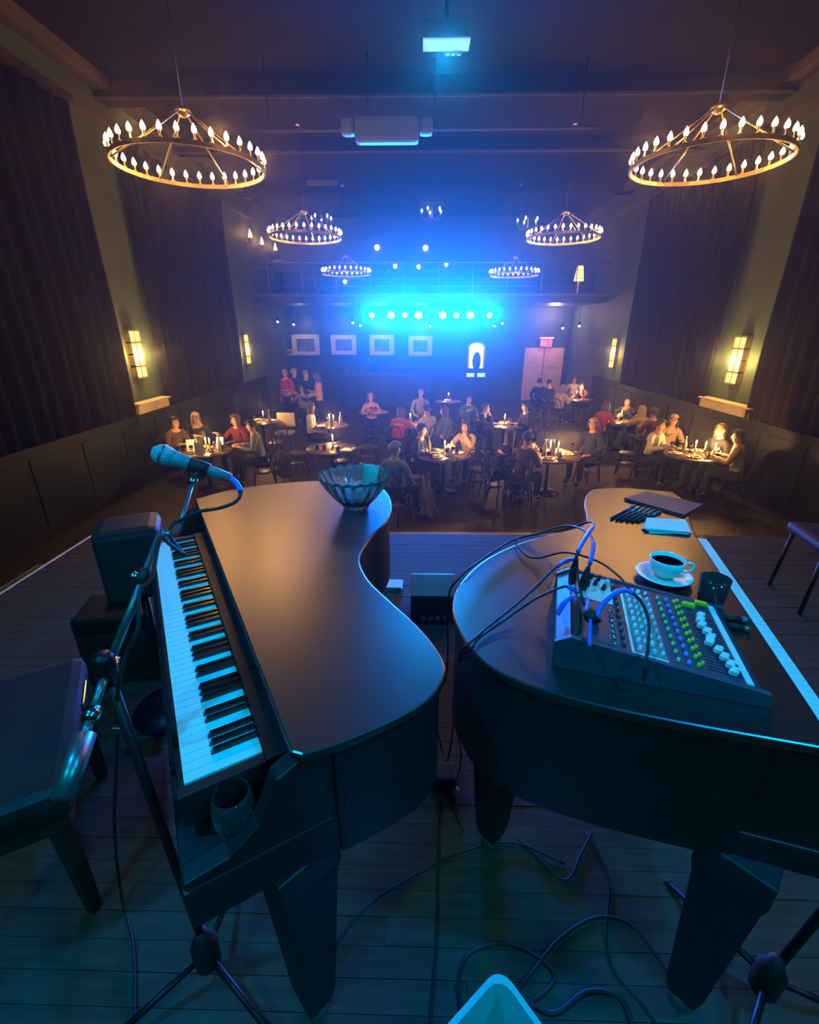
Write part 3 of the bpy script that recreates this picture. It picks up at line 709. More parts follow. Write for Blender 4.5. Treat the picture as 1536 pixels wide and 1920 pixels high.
# ================================================================== THINGS ON THE PIANOS
# swirled glass bowl with a banknote
def swirl_bowl(c, label):
    r = empty('glass_bowl', c, label, 'bowl')
    prof = [(0.045, 0.0), (0.055, 0.004), (0.06, 0.018), (0.09, 0.05), (0.125, 0.095), (0.146, 0.135), (0.152, 0.150)]
    inn = [(0.147, 0.150), (0.138, 0.135), (0.117, 0.097), (0.083, 0.056), (0.05, 0.026), (0.0, 0.02)]
    n = 160; vs = []; fs = []; P = prof + inn
    for i, (rr, z) in enumerate(P):
        for k in range(n):
            a = 2 * math.pi * k / n; out = i < len(prof)
            g = 0.0048 * (z / 0.15) ** 0.5 * math.cos(20 * (a + z * 6.5)) if out else 0.0
            sc = 0.004 * math.cos(20 * (a + 0.15 * 6.5)) if i in (len(prof) - 1, len(prof)) else 0.0015 * math.cos(20 * (a + .9)) if i in (len(prof) - 2, len(prof) + 1) else 0
            vs.append(((rr + g) * math.cos(a), (rr + g) * math.sin(a), z + sc))
    for i in range(len(P) - 1):
        for k in range(n):
            k2 = (k + 1) % n; fs.append((i * n + k, i * n + k2, (i + 1) * n + k2, (i + 1) * n + k))
    fs.append(tuple(range(n - 1, -1, -1)))
    mb = MB(); mb.add(vs, fs, True); mb.build('bowl_glass', 'cut_glass', r)
    return r
pb = on_z(668, 951, ZL)
swirl_bowl((pb.x, pb.y, ZL), 'swirled cut-glass tip bowl standing on the piano tail')
nb = [(-0.033, 0, 0), (0.033, 0, 0), (0.034, 0.012, 0.07), (-0.033, 0.014, 0.07), (-0.034, 0.035, 0.125), (0.034, 0.032, 0.125)]
mb = MB(); vs = []
for j in range(8):
    t = j / 7
    for i in range(4):
        vs.append((-0.034 + 0.0227 * i, 0.04 * t + 0.012 * math.sin(t * 5 + i * 0.5), 0.14 * t))
mb.add(vs, [(j * 4 + i, j * 4 + i + 1, (j + 1) * 4 + i + 1, (j + 1) * 4 + i) for j in range(7) for i in range(3)], True)
bn = mb.build('banknote', 'banknote', None, loc=(pb.x + 0.045, pb.y + 0.03, ZL + 0.035)); bn.rotation_euler = (R(-6), R(6), R(-8))
mo = bn.modifiers.new('thick', 'SOLIDIFY'); mo.thickness = 0.0006
tag(bn, 'folded pale banknote sticking up inside the glass bowl', 'banknote')

# wine glass on the keybed beside the keyboard end
pw = ML @ Vector((-0.055, -0.075, 0.806))
r = empty('stemless_glass', pw, 'clear round drinking glass beside the near end of the keyboard', 'glass')
MB().lathe([(0.0, 0.0), (0.024, 0.001), (0.036, 0.02), (0.043, 0.05), (0.040, 0.085), (0.034, 0.105), (0.0325, 0.105), (0.0385, 0.084), (0.0412, 0.05), (0.034, 0.022), (0.0, 0.008)], 28).build('glass_body', 'drink_glass', r)
MB().lathe([(0.0, 0.0095), (0.033, 0.0225), (0.0385, 0.036), (0.0, 0.036)], 24).build('water', 'water', r)

# mixing console
u = Vector((0.96, -0.28)).normalized(); v = Vector((0.28, 0.96)).normalized()
O = on_z(1036, 1250, ZL).xy
Mm = Matrix(((u.x, v.x, 0, O.x), (u.y, v.y, 0, O.y), (0, 0, 1, ZL), (0, 0, 0, 1)))
LW, WW, H0, H1 = 0.415, 0.335, 0.082, 0.034
mx = empty('mixing_console', (O.x, O.y, ZL), 'blue-lit audio mixing console with rows of knobs on the piano', 'mixer')
mb = MB()
pr = [(0.0, 0.012), (0.0, 0.064), (0.03, H0), (LW - 0.02, H1 + 0.004), (LW, H1 - 0.012), (LW, 0.012)]
m = len(pr); vs = [Mm @ Vector((a, y, z)) for y in (0.012, WW - 0.012) for a, z in pr]
mb.add(vs, [tuple(range(m)), tuple(range(2 * m - 1, m - 1, -1))] + [(k, (k + 1) % m, m + (k + 1) % m, m + k) for k in range(m)])
mb.build('case', 'mixer_blue', mx, world=True)
for y0, y1 in ((0.0, 0.012), (WW - 0.012, WW)):
    pr2 = [(-0.004, 0.0), (-0.004, 0.068), (0.03, H0 + 0.006), (LW + 0.006, H1 + 0.002), (LW + 0.012, 0.0)]; m2 = len(pr2)
    vs = [Mm @ Vector((a, y, z)) for y in (y0, y1) for a, z in pr2]; mb = MB()
    mb.add(vs, [tuple(range(m2)), tuple(range(2 * m2 - 1, m2 - 1, -1))] + [(k, (k + 1) % m2, m2 + (k + 1) % m2, m2 + k) for k in range(m2)])
    q = mb.build('side_panel', 'mixer_blue', mx, world=True); bevel(q, 0.002)
slope = (H1 + 0.004 - H0) / (LW - 0.05)
ang = math.atan(slope)
def top(a, y, dz=0.0): return Mm @ Vector((a, y, H0 + (a - 0.03) * slope + dz))
Rm = Mm.to_3x3().to_4x4() @ Matrix.Rotation(-ang, 4, 'Y')
def patch(name, a0, a1, y0, y1, m, th=0.0015):
    mb = MB(); vs = [top(a, y, t) for t in (-0.001, th) for a, y in ((a0, y0), (a1, y0), (a1, y1), (a0, y1))]
    mb.add(vs, [(0, 3, 2, 1), (4, 5, 6, 7), (0, 1, 5, 4), (1, 2, 6, 5), (2, 3, 7, 6), (3, 0, 4, 7)]); return mb.build(name, m, mx, world=True)
patch('input_strip', 0.034, 0.042, 0.02, WW - 0.06, 'knob_white')
patch('jack_field', 0.048, 0.118, 0.018, WW * 0.42, 'mixer_blue')
patch('patch_panel', 0.048, 0.135, WW * 0.58, WW - 0.016, 'mixer_pale')
patch('equaliser_panel', 0.158, 0.232, 0.016, WW - 0.06, 'mixer_grey')
patch('panel_line', 0.158, 0.164, 0.016, WW - 0.06, 'knob_white', 0.002)
patch('panel_edge', 0.158, 0.232, 0.012, 0.018, 'knob_white', 0.002)
patch('armrest_strip', LW - 0.036, LW - 0.022, 0.014, WW - 0.02, 'knob_white', 0.003)
def knob(a, y, m, rr=0.0055, h=0.011, cap=True, name='knob'):
    rr *= 0.78; key = ('knob', m, rr, h)
    if key not in MESH:
        MESH[key] = MB().lathe([(rr * 1.1, 0), (rr, h * 0.35), (rr * 0.85, h), (0, h)], 8).mesh('knob'); MESH[key].materials.append(MATS[m])
    q = ob(name, MESH[key], None, mx); q.matrix_basis = Matrix.Translation(-mx.location) @ Matrix.Translation(top(a, y)) @ Rm
    return q
NCH = 10
def chy(i): return 0.03 + i * (WW - 0.08) / (NCH - 1)
for i in range(NCH):
    y = chy(i)
    knob(0.143, y, 'knob_red'); knob(0.174, y, 'knob_white', 0.006, 0.012); knob(0.190, y + 0.006, 'knob_white', 0.0045, 0.009); knob(0.203, y, 'knob_white', 0.0065, 0.012); knob(0.222, y + 0.004, 'knob_white', 0.005, 0.010)
    knob(0.252, y, 'knob_green', 0.0055, 0.008); knob(0.273, y, 'knob_blue', 0.006, 0.008)
    knob(0.292, y, 'knob_yellow', 0.0055, 0.009); knob(0.302, y + 0.012, 'knob_yellow', 0.005, 0.008)
for i in range(6): knob(0.05 + 0.0, 0.04 + i * 0.02, 'black_metal', 0.005, 0.004, name='jack_socket')
for i in range(7): knob(0.125, 0.03 + i * 0.022, 'chrome', 0.006, 0.004, name='jack_socket')
for a, y in ((0.085, WW - 0.03), (0.105, WW - 0.03), (0.095, WW - 0.06), (0.075, WW - 0.075), (0.115, WW - 0.075)): knob(a, y, 'black_metal', 0.007, 0.018, name='panel_knob')
knob(0.128, WW - 0.035, 'knob_white', 0.008, 0.012, name='panel_knob')
if 1:
    MESH['fader'] = MB().bbox((-0.008, -0.0055, 0.002), (0.008, 0.0055, 0.014), 0.003).mesh('fader_cap'); MESH['fader'].materials.append(MATS['knob_white'])
    MESH['slot'] = MB().box((-0.032, -0.0012, -0.001), (0.032, 0.0012, 0.0008)).mesh('fader_slot'); MESH['slot'].materials.append(MATS['rubber'])
    MESH['fadery'] = MB().bbox((-0.008, -0.007, 0.002), (0.008, 0.007, 0.014), 0.003).mesh('fader_cap'); MESH['fadery'].materials.append(MATS['knob_yellow'])
    offs = [0.012, 0.012, 0.006, 0.0, -0.012, -0.004, -0.006, -0.012, -0.010, -0.004]
    for i in range(NCH):
        for j in (0, 1):
            y = chy(i) * 0.80 + 0.008 + j * 0.0105
            s_ = ob('fader_slot', MESH['slot'], None, mx); s_.matrix_basis = Matrix.Translation(-mx.location) @ Matrix.Translation(top(0.345, y)) @ Rm
            f_ = ob('fader_cap', MESH['fader'], None, mx); f_.matrix_basis = Matrix.Translation(-mx.location) @ Matrix.Translation(top(0.345 + offs[i] + j * 0.006, y)) @ Rm
    for y in (WW - 0.055, WW - 0.030):
        for da in (0, 0.013):
            f_ = ob('fader_cap', MESH['fadery'], None, mx); f_.matrix_basis = Matrix.Translation(-mx.location) @ Matrix.Translation(top(0.318 + da + (0.035 if y > WW - 0.04 else 0), y)) @ Rm

# jack cables: plug + sleeve + cord
def on_top(px, py, h): return on_z(px, py, ZL + h)
def cable(name, pts, r, label, m='rubber', sleeves=(), plugs=(), cat='cable', n=8):
    c = catmull(pts, n); root = empty(name, c[0], label, cat)
    MB().tube(c, r, 7).build('cord', m, root, world=True)
    for a, b in sleeves:
        i0, i1 = int(a * (len(c) - 1)), int(b * (len(c) - 1)); MB().tube(c[i0:i1 + 1], r * 1.7, 9).build('sleeve', 'blue_sleeve', root, world=True)
    for a, b in plugs:
        i0, i1 = int(a * (len(c) - 1)), int(b * (len(c) - 1)); seg = c[i0:i1 + 1]
        MB().tube(seg, [r * (1.8 + 1.6 * math.sin(math.pi * min(1, 0.15 + k / max(1, len(seg) - 1)))) for k in range(len(seg))], 10).build('plug', 'rubber', root, world=True)
    return root
T = lambda px, py, h: on_top(px, py, h - 0.02 if h > 0.08 else h)
cable('audio_cable', [T(1072, 1095, 0.10), T(1078, 1062, 0.15), T(1084, 1035, 0.19), T(1103, 1000, 0.20), T(1113, 985, 0.18), T(1104, 979, 0.15), T(1060, 992, 0.10), T(1000, 1003, 0.02), T(960, 1014, 0.012), T(910, 1045, 0.012), on_z(860, 1085, 1.026), on_z(840, 1130, 0.9), on_z(838, 1260, 0.45), on_z(815, 1330, 0.2), on_z(830, 1420, 0.02), on_z(812, 1450, 0.01)], 0.0034,
      'black audio cable with blue sleeve looping high behind the console', sleeves=((0.14, 0.25),), plugs=((0.0, 0.11),))
cable('audio_cable', [T(1093, 1105, 0.10), T(1100, 1075, 0.15), T(1108, 1050, 0.18), T(1112, 1015, 0.19), T(1095, 994, 0.16), T(1060, 986, 0.11), T(1010, 1000, 0.03), T(968, 1012, 0.012), T(985, 1040, 0.012), T(1010, 1046, 0.02), T(1060, 1036, 0.07), T(1120, 1052, 0.09), T(1160, 1080, 0.10), T(1178, 1103, 0.10)], 0.0034,
      'black audio cable with blue sleeve that curls back over the console', sleeves=((0.14, 0.24),), plugs=((0.0, 0.12),))
cable('audio_cable', [T(1085, 1112, 0.11), T(1064, 1100, 0.125), T(1040, 1106, 0.12), T(1000, 1125, 0.07), T(950, 1160, 0.025), T(900, 1195, 0.012), T(884, 1217, 0.004), on_z(866, 1235, 0.9), on_z(850, 1330, 0.45), on_z(865, 1420, 0.05), on_z(850, 1500, 0.01), on_z(870, 1560, 0.008)], 0.0034,
      'black audio cable crossing the piano tail, lower of the two', sleeves=((0.02, 0.10),))
cable('audio_cable', [T(1095, 1135, 0.11), T(1085, 1090, 0.14), T(1078, 1050, 0.15), T(1045, 1062, 0.12), T(1000, 1105, 0.06), T(960, 1140, 0.03), T(910, 1180, 0.014), T(880, 1207, 0.010), on_z(862, 1228, 0.95), on_z(855, 1300, 0.5), on_z(845, 1400, 0.1), on_z(822, 1480, 0.012)], 0.0034,
      'black audio cable crossing the piano tail, upper of the two', sleeves=((0.16, 0.28),))
cable('audio_cable', [T(1106, 1212, 0.112), T(1106, 1185, 0.122), T(1107, 1162, 0.13), T(1103, 1140, 0.135), T(1102, 1122, 0.12)], 0.0042,
      'short blue jack cable standing in the console socket field', m='blue_sleeve', plugs=((0.5, 0.8),))
cable('audio_cable', [T(1118, 1165, 0.105), T(1125, 1140, 0.125), T(1150, 1115, 0.15), T(1175, 1107, 0.155), T(1200, 1125, 0.15), T(1215, 1160, 0.135), T(1216, 1200, 0.12), T(1212, 1240, 0.10), T(1209, 1258, 0.085), T(1207, 1275, 0.03)], 0.0036,
      'cable arching over the console knobs with a blue sleeved half', sleeves=((0.03, 0.40),), plugs=((0.0, 0.03),))
cable('audio_cable', [T(1045, 1152, 0.10), T(1060, 1128, 0.13), T(1075, 1120, 0.13), T(1080, 1140, 0.125), T(1080, 1180, 0.105), T(1074, 1200, 0.095)], 0.0036,
      'cable with a fat black plug in the console input row', sleeves=((0.0, 0.40),), plugs=((0.50, 1.0),))

# coffee cup on its saucer, water glass
pc = on_z(1243, 1085, ZL)
s_ = empty('saucer', (pc.x, pc.y, ZL), 'white saucer under the coffee cup', 'saucer')
MB().lathe([(0.0, 0.0), (0.04, 0.0), (0.045, 0.004), (0.078, 0.017), (0.080, 0.019), (0.076, 0.020), (0.045, 0.0085), (0.028, 0.006), (0.0, 0.006)], 36).build('dish', 'china', s_)
MB().lathe([(0.027, 0.0055), (0.029, 0.0085), (0.031, 0.0055)], 30).build('cup_well', 'china', s_)
r = empty('coffee_cup', (pc.x + 0.004, pc.y + 0.004, ZL + 0.009), 'white cup of black coffee on the piano lid', 'cup')
MB().lathe([(0.0, 0.0), (0.024, 0.0), (0.026, 0.004), (0.036, 0.014), (0.046, 0.034), (0.050, 0.060), (0.0475, 0.060), (0.0435, 0.036), (0.034, 0.018), (0.0, 0.008)], 36).build('cup_body', 'china', r)
MB().lathe([(0.0, 0.047), (0.0455, 0.047)], 32).build('coffee', 'coffee', r)
hd = Vector((0.93, -0.25, 0)).normalized()
MB().tube(catmull([hd * 0.047 + Vector((0, 0, 0.050)), hd * 0.066 + Vector((0, 0, 0.052)), hd * 0.074 + Vector((0, 0, 0.038)), hd * 0.062 + Vector((0, 0, 0.022)), hd * 0.043 + Vector((0, 0, 0.022))], 5), 0.0042, 8).build('handle', 'china', r)
pg = on_z(1330, 1133, ZL)
r = empty('water_glass', (pg.x, pg.y, ZL), 'clear tumbler of water beside the coffee cup', 'glass')
MB().lathe([(0.0, 0.0), (0.030, 0.0), (0.032, 0.003), (0.037, 0.085), (0.035, 0.085), (0.030, 0.010), (0.0, 0.009)], 32).build('tumbler', 'drink_glass', r)
MB().lathe([(0.0, 0.0095), (0.0295, 0.0105), (0.0328, 0.055), (0.0, 0.055)], 28).build('water', 'water', r)
# loose things at the end of the lid
pa, pb_, pc_, pd = on_z(1170, 938, ZL), on_z(1212, 926, ZL), on_z(1317, 950, ZL), on_z(1282, 970, ZL)
nbk = [p.xy for p in (pa, pb_, pc_, pd)]
r = empty('notebook', (sum(p.x for p in nbk) / 4, sum(p.y for p in nbk) / 4, ZL), 'closed dark notebook at the far end of the piano lid', 'book')
for nm, z0, z1, m, ins in (('back_cover', 0.0, 0.003, 'notebook', 0), ('pages', 0.003, 0.008, 'mixer_grey', 0.006), ('front_cover', 0.008, 0.012, 'notebook', 0)):
    pp = offset_poly(nbk, ins) if ins else nbk
    MB().prism(pp, ZL + z0, ZL + z1).build(nm, m, r, world=True)
for i, (x0, y0, x1, y1) in enumerate(((1147, 972, 1190, 948), (1156, 974, 1200, 951), (1165, 975, 1210, 953), (1176, 976, 1219, 955), (1186, 977, 1228, 957), (1196, 977, 1238, 960))):
    a = on_z(x0, y0, ZL + 0.006); b = on_z(x1, y1, ZL + 0.006)
    r = empty('marker_pen', (a.x, a.y, ZL), 'black marker pen lying in front of the dark notebook', 'pen', 'marker pens beside the notebook')
    a = Vector((a.x, a.y, ZL + 0.006)); b = Vector((b.x, b.y, ZL + 0.006)); t = (b - a)
    MB().tube([a, a + t * 0.62], 0.0058, 8).build('barrel', 'rubber', r, world=True); MB().tube([a + t * 0.62, b], 0.0064, 8).build('cap', 'grey_metal', r, world=True)
ps = [on_z(1212, 976, ZL).xy, on_z(1284, 981, ZL).xy, on_z(1294, 1004, ZL).xy, on_z(1207, 996, ZL).xy]
cc = sum(ps, Vector((0, 0))) / 4
for i in range(4):
    a = (0.22, -0.12, 0.08, 0.0)[i]; rot = Matrix.Rotation(a, 2); q = [cc + rot @ (p - cc) for p in ps]
    z0 = ZL + 0.0006 + i * 0.0035
    o_ = MB().prism([p - cc for p in q], 0, 0.0028).build('paper_pad', 'paper', None, loc=(cc.x, cc.y, z0))
    tag(o_, ('bottom', 'second lowest', 'second highest', 'topmost')[i] + ' slip of the white paper pile by the cup', 'paper', 'white request slips')
for i, (x0, y0, x1, y1) in enumerate(((1350, 1156, 1404, 1164), (1362, 1172, 1406, 1180))):
    a = on_z(x0, y0, ZL + 0.008); b = on_z(x1, y1, ZL + 0.008)
    r = empty('capped_tube', (a.x, a.y, ZL), ('short black tube lying behind the console, nearer the glass', 'short black tube lying behind the console, nearer the armrest strip')[i], 'tube', 'black tubes by the console')
    MB().tube([a, a.lerp(b, 0.75)], 0.008, 10).build('barrel', 'rubber', r, world=True); MB().tube([a.lerp(b, 0.75), b], 0.0085, 10).build('cap', 'grey_metal', r, world=True)

# ================================================================== MICROPHONE AND STANDS
hub = Vector((-0.58, 0.715, 0.14))
clamp = on_y(200, 1258, 0.715)
st = empty('microphone_stand', (hub.x, hub.y, 0), 'black tripod boom stand that holds the blue-lit microphone', 'microphone stand')
MB().tube([hub, clamp], 0.011, 10).build('pole', 'black_metal', st, world=True)
MB().lathe([(0.02, -0.06), (0.034, -0.05), (0.036, 0.03), (0.022, 0.06), (0.014, 0.09)], 14, hub).build('hub', 'rubber', st, world=True)
for ang_ in (95, 215, 330):
    a = R(ang_); e = Vector((hub.x + 0.30 * math.cos(a), hub.y + 0.30 * math.sin(a), 0.012))
    lg = MB().tube([hub + Vector((0.02 * math.cos(a), 0.02 * math.sin(a), -0.02)), e], 0.009, 8).build('leg', 'black_metal', st, world=True)
    MB().sphere(e, 0.012, 8, 6).build('rubber_foot', 'rubber', lg, world=True)
MB().lathe([(0.016, -0.03), (0.02, -0.02), (0.02, 0.03), (0.016, 0.04)], 12, clamp).build('clutch', 'black_metal', st, world=True)
mid_ = hub.lerp(clamp, 0.84); MB().bbox(mid_ + Vector((-0.03, -0.008, -0.006)), mid_ + Vector((-0.008, 0.008, 0.01)), 0.003).build('wing_nut', 'chrome', st, world=True)
bd = at_depth(302, 1000, 1.02)
dirb = (bd - clamp).normalized(); tail = on_y(118, 1500, 0.52)
MB().tube([clamp, bd], 0.0085, 10).build('boom', 'grey_metal', st, world=True)
MB().tube([clamp, clamp.lerp(tail, 0.35)], 0.0085, 10).build('boom', 'grey_metal', st, world=True)
MB().tube([clamp.lerp(tail, 0.32), clamp.lerp(tail, 0.44)], 0.015, 12).build('collar', 'chrome', st, world=True)
MB().tube([clamp.lerp(tail, 0.44), clamp.lerp(tail, 0.55)], 0.0095, 10).build('boom', 'grey_metal', st, world=True)
MB().tube([clamp.lerp(tail, 0.53), tail], 0.019, 14).build('counterweight', 'grey_metal', st, world=True)
MB().tube([clamp.lerp(bd, -0.06), clamp.lerp(bd, 0.10)], 0.016, 12).build('collar', 'chrome', st, world=True)
MB().tube([clamp.lerp(bd, 0.60), clamp.lerp(bd, 0.72)], 0.014, 12).build('joint', 'rubber', st, world=True)
jp = clamp.lerp(bd, 0.66); MB().sphere(jp + Vector((-0.02, 0, 0)), 0.011, 8, 6).build('joint_screw', 'chrome', st, world=True)
clipp = at_depth(362, 903, 1.12)
MB().tube([bd, at_depth(330, 1002, 1.05), at_depth(342, 970, 1.08), clipp], [0.0085, 0.006, 0.005, 0.005], 8).build('extension_rod', 'grey_metal', st, world=True)
MB().sphere(clipp, 0.012, 10, 8).build('swivel', 'chrome', st, world=True)
mh, me_ = at_depth(306, 853, 1.12), at_depth(424, 893, 1.15)
ax = (me_ - mh).normalized()
MB().tube([mh.lerp(me_, 0.42), mh.lerp(me_, 0.72)], 0.018, 14).build('clip', 'rubber', st, world=True)
MB().tube([clipp, mh.lerp(me_, 0.58)], 0.007, 8).build('clip_arm', 'rubber', st, world=True)
mic = empty('microphone', mh, 'blue-lit vocal microphone pointing over the keyboard', 'microphone')
Q = ax.to_track_quat('Z', 'Y').to_matrix().to_4x4(); Mq = Matrix.Translation(mh) @ Q
MB().lathe([(0.0, -0.026), (0.014, -0.024), (0.023, -0.012), (0.0258, 0.0), (0.024, 0.014), (0.021, 0.024)], 20, M=Mq).build('grille', 'mic_mesh', mic, world=True)
MB().lathe([(0.0262, -0.003), (0.0268, 0.0), (0.0262, 0.003)], 20, M=Mq).build('grille_band', 'grey_metal', mic, world=True)
MB().lathe([(0.0, 0.022), (0.021, 0.024), (0.0185, 0.045), (0.0145, 0.10), (0.011, 0.165), (0.0, 0.166)], 18, M=Mq).build('handle', 'mic_body', mic, world=True)
cable('microphone_cable', [me_, at_depth(436, 900, 1.15), at_depth(447, 912, 1.15), at_depth(451, 927, 1.14), at_depth(440, 942, 1.13), at_depth(410, 953, 1.11), at_depth(375, 959, 1.09), at_depth(345, 972, 1.06), at_depth(322, 985, 1.04), at_depth(322, 1010, 1.03), at_depth(345, 1040, 1.02), at_depth(318, 1020, 1.01), at_depth(300, 1010, 1.0), at_depth(285, 1080, 0.94), at_depth(262, 1110, 0.90), at_depth(258, 1180, 0.88), at_depth(240, 1220, 0.88), at_depth(222, 1290, 0.90), at_depth(220, 1400, 1.1), at_depth(215, 1560, 1.32), on_z(228, 1680, 0.03), on_z(250, 1780, 0.01), on_z(252, 1960, 0.01)], 0.0042,
      'black microphone cable with a blue sleeve winding down the boom', sleeves=((0.02, 0.12),))
# second stand, only its foot shows at the frame corner
h2 = Vector((0.95, 0.70, 0.12))
st2 = empty('microphone_stand', (h2.x, h2.y, 0), 'black tripod stand foot under the console piano at the frame edge', 'microphone stand')
MB().tube([h2, h2 + Vector((0.16, 0.02, 0.75))], 0.011, 10).build('pole', 'black_metal', st2, world=True)
MB().lathe([(0.02, -0.06), (0.034, -0.05), (0.036, 0.03), (0.022, 0.06), (0.014, 0.09)], 14, h2).build('hub', 'rubber', st2, world=True)
for ang_ in (110, 225, 350):
    a = R(ang_); e = Vector((h2.x + 0.30 * math.cos(a), h2.y + 0.30 * math.sin(a), 0.012))
    lg = MB().tube([h2, e], 0.009, 8).build('leg', 'black_metal', st2, world=True); MB().sphere(e, 0.012, 8, 6).build('rubber_foot', 'rubber', lg, world=True)

# ================================================================== STAGE FLOOR THINGS
# stage monitor speaker between the pianos
a = on_z(770, 1152, 0.0)
r = empty('stage_monitor', (0.10, 2.46, 0), 'black floor monitor speaker on the stage between the pianos', 'speaker')
pr = [(-0.02, 0.0), (-0.06, 0.22), (0.18, 0.25), (0.30, 0.0)]
vs = [(x, y, z) for x in (-0.145, 0.145) for y, z in pr]
mb = MB(); mb.add([(x + 0.0, y, z) for x, y, z in vs], [(0, 1, 2, 3), (7, 6, 5, 4), (0, 4, 5, 1), (1, 5, 6, 2), (2, 6, 7, 3), (3, 7, 4, 0)]); q = mb.build('cabinet', 'board_black', r); bevel(q, 0.01)
MB().bbox((-0.10, -0.05, 0.03), (0.10, -0.015, 0.09), 0.004).build('connector_plate', 'black_metal', r)
for k in range(4):
    MB().lathe([(0.014, 0), (0.016, 0.006), (0.009, 0.008), (0.0, 0.004)], 12, M=Matrix.Translation((-0.066 + k * 0.044, -0.05, 0.06)) @ Matrix.Rotation(R(90), 4, 'X')).build('socket', 'chrome', r)
r = empty('cable_cover', (-0.17, 2.85, 0), 'pale blue-lit floor plate beside the stage monitor', 'floor plate')
MB().bbox((-0.14, -0.03, 0), (0.06, 0.10, 0.02), 0.004).build('plate', 'mixer_pale', r); MB().bbox((-0.13, -0.04, 0.02), (0.05, -0.02, 0.03), 0.003).build('lip', 'chrome', r)
# power adapter with round plug
a = on_z(832, 1470, 0.0)
r = empty('power_adapter', (a.x, a.y, 0), 'black power adapter with a pale round knob on the stage floor', 'adapter')
MB().bbox((-0.05, -0.04, 0), (0.05, 0.05, 0.07), 0.012).build('body', 'rubber', r); MB().sphere((0.045, -0.045, 0.022), 0.016, 10, 8).build('knob', 'mixer_pale', r)
MB().bbox((-0.06, 0.05, 0.0), (0.0, 0.12, 0.05), 0.01).build('plug', 'rubber', r)
# floor cables
G = lambda px, py: on_z(px, py, 0.007)
cable('floor_cable', [on_z(880, 1380, 0.5), on_z(900, 1450, 0.2), G(935, 1530), G(1000, 1600), G(1060, 1650), G(1090, 1600), G(1110, 1560)], 0.004, 'thin black cable from the piano tail to the floor')
cable('floor_cable', [G(830, 1500), G(822, 1620), G(820, 1750), G(812, 1850), G(802, 1990)], 0.004, 'black cable running straight towards the viewer on the floor')
cable('floor_cable', [G(870, 1920), G(860, 1850), G(880, 1790), G(940, 1770), G(1000, 1790), G(1040, 1830), G(1010, 1870), G(940, 1900), G(930, 1960)], 0.005, 'black cable loop on the stage floor behind the blue bin')
cable('floor_cable', [G(1100, 1560), G(1140, 1650), G(1135, 1760), G(1150, 1820), G(1200, 1880), G(1240, 1930)], 0.004, 'thin black cable hanging towards the thick piano leg')
cable('floor_cable', [G(850, 1960), G(880, 1890), G(980, 1880), G(1040, 1900), G(1100, 1860), G(1160, 1870), G(1190, 1930)], 0.007, 'thick black cable coil around the blue bin')
cable('floor_cable', [G(1270, 1850), G(1190, 1740), G(1120, 1720), G(1050, 1760), G(1000, 1820), G(960, 1870)], 0.005, 'black cable curving under the console piano')
cable('floor_cable', [G(575, 1885), G(640, 1760), G(700, 1690), G(780, 1640), G(860, 1600), G(960, 1580), G(1060, 1620)], 0.004, 'thin cable across the floor between the piano legs')
# open plastic bin at the bottom edge
_c = on_z(928, 1836, 0.415); bc = Vector((_c.x + 0.02, _c.y - 0.165, 0.0))
r = empty('plastic_bin', bc, 'pale plastic bin with rounded rim, lit blue, at the bottom edge', 'bin')
def rrect(hx, hy, rad, z, n=5):
    o_ = []
    for sx, sy, a0 in ((1, 1, 0), (-1, 1, 90), (-1, -1, 180), (1, -1, 270)):
        for k in range(n):
            t = R(a0 + 90 * k / (n - 1)); o_.append((sx * (hx - rad) + rad * math.cos(t), sy * (hy - rad) + rad * math.sin(t), z))
    return o_
rings = [rrect(0.085, 0.12, 0.03, 0.0), rrect(0.105, 0.145, 0.035, 0.40), rrect(0.112, 0.152, 0.036, 0.405), rrect(0.112, 0.152, 0.036, 0.415), rrect(0.100, 0.140, 0.034, 0.415), rrect(0.080, 0.115, 0.03, 0.012)]
vs = [p for rg in rings for p in rg]; N = len(rings[0]); fs = [(i * N + k, i * N + (k + 1) % N, (i + 1) * N + (k + 1) % N, (i + 1) * N + k) for i in range(5) for k in range(N)]
fs += [tuple(range(N - 1, -1, -1)), tuple(range(5 * N, 6 * N))]
mb = MB(); mb.add(vs, fs, True); q = mb.build('bin_shell', 'blue_box', r); q.rotation_euler = (0, 0, R(38))
q.data.polygons.foreach_set('use_smooth', [False] * len(q.data.polygons))
MB().bbox((-0.03, -0.01, 0.33), (0.03, 0.02, 0.36), 0.006).build('handle_lip', 'blue_box', r)

# performer seats
def padded_seat(c, rz, label, hs=0.47, back=0.9, w_=0.42):
    r = empty('stage_chair', c, label, 'chair', None, rz)
    MB().bbox((-w_ / 2, -0.20, hs - 0.07), (w_ / 2, 0.20, hs), 0.03).build('seat', 'rubber', r)
    MB().bbox((-w_ / 2 + 0.02, -0.25, hs + 0.14), (w_ / 2 - 0.02, -0.19, back), 0.028).build('backrest', 'rubber', r)
    for sx in (-1, 1):
        MB().tube([(sx * (w_ / 2 - 0.04), -0.19, hs - 0.05), (sx * (w_ / 2 - 0.04), -0.22, back - 0.2)], 0.012, 8).build('back_post', 'black_metal', r)
        for sy in (-1, 1): MB().tube([(sx * (w_ / 2 - 0.04), sy * 0.16, hs - 0.07), (sx * (w_ / 2 - 0.02), sy * 0.19, 0)], 0.013, 8).build('leg', 'black_metal', r)
    return r
sp = at_depth(252, 1045, 1.95)
r = empty('monitor_speaker', (sp.x, sp.y, 0), 'small black loudspeaker on a stand past the far end of the keys', 'speaker', None, R(25))
MB().bbox((-0.12, -0.10, sp.z - 0.16), (0.12, 0.12, sp.z + 0.16), 0.035).build('cabinet', 'board_black', r)
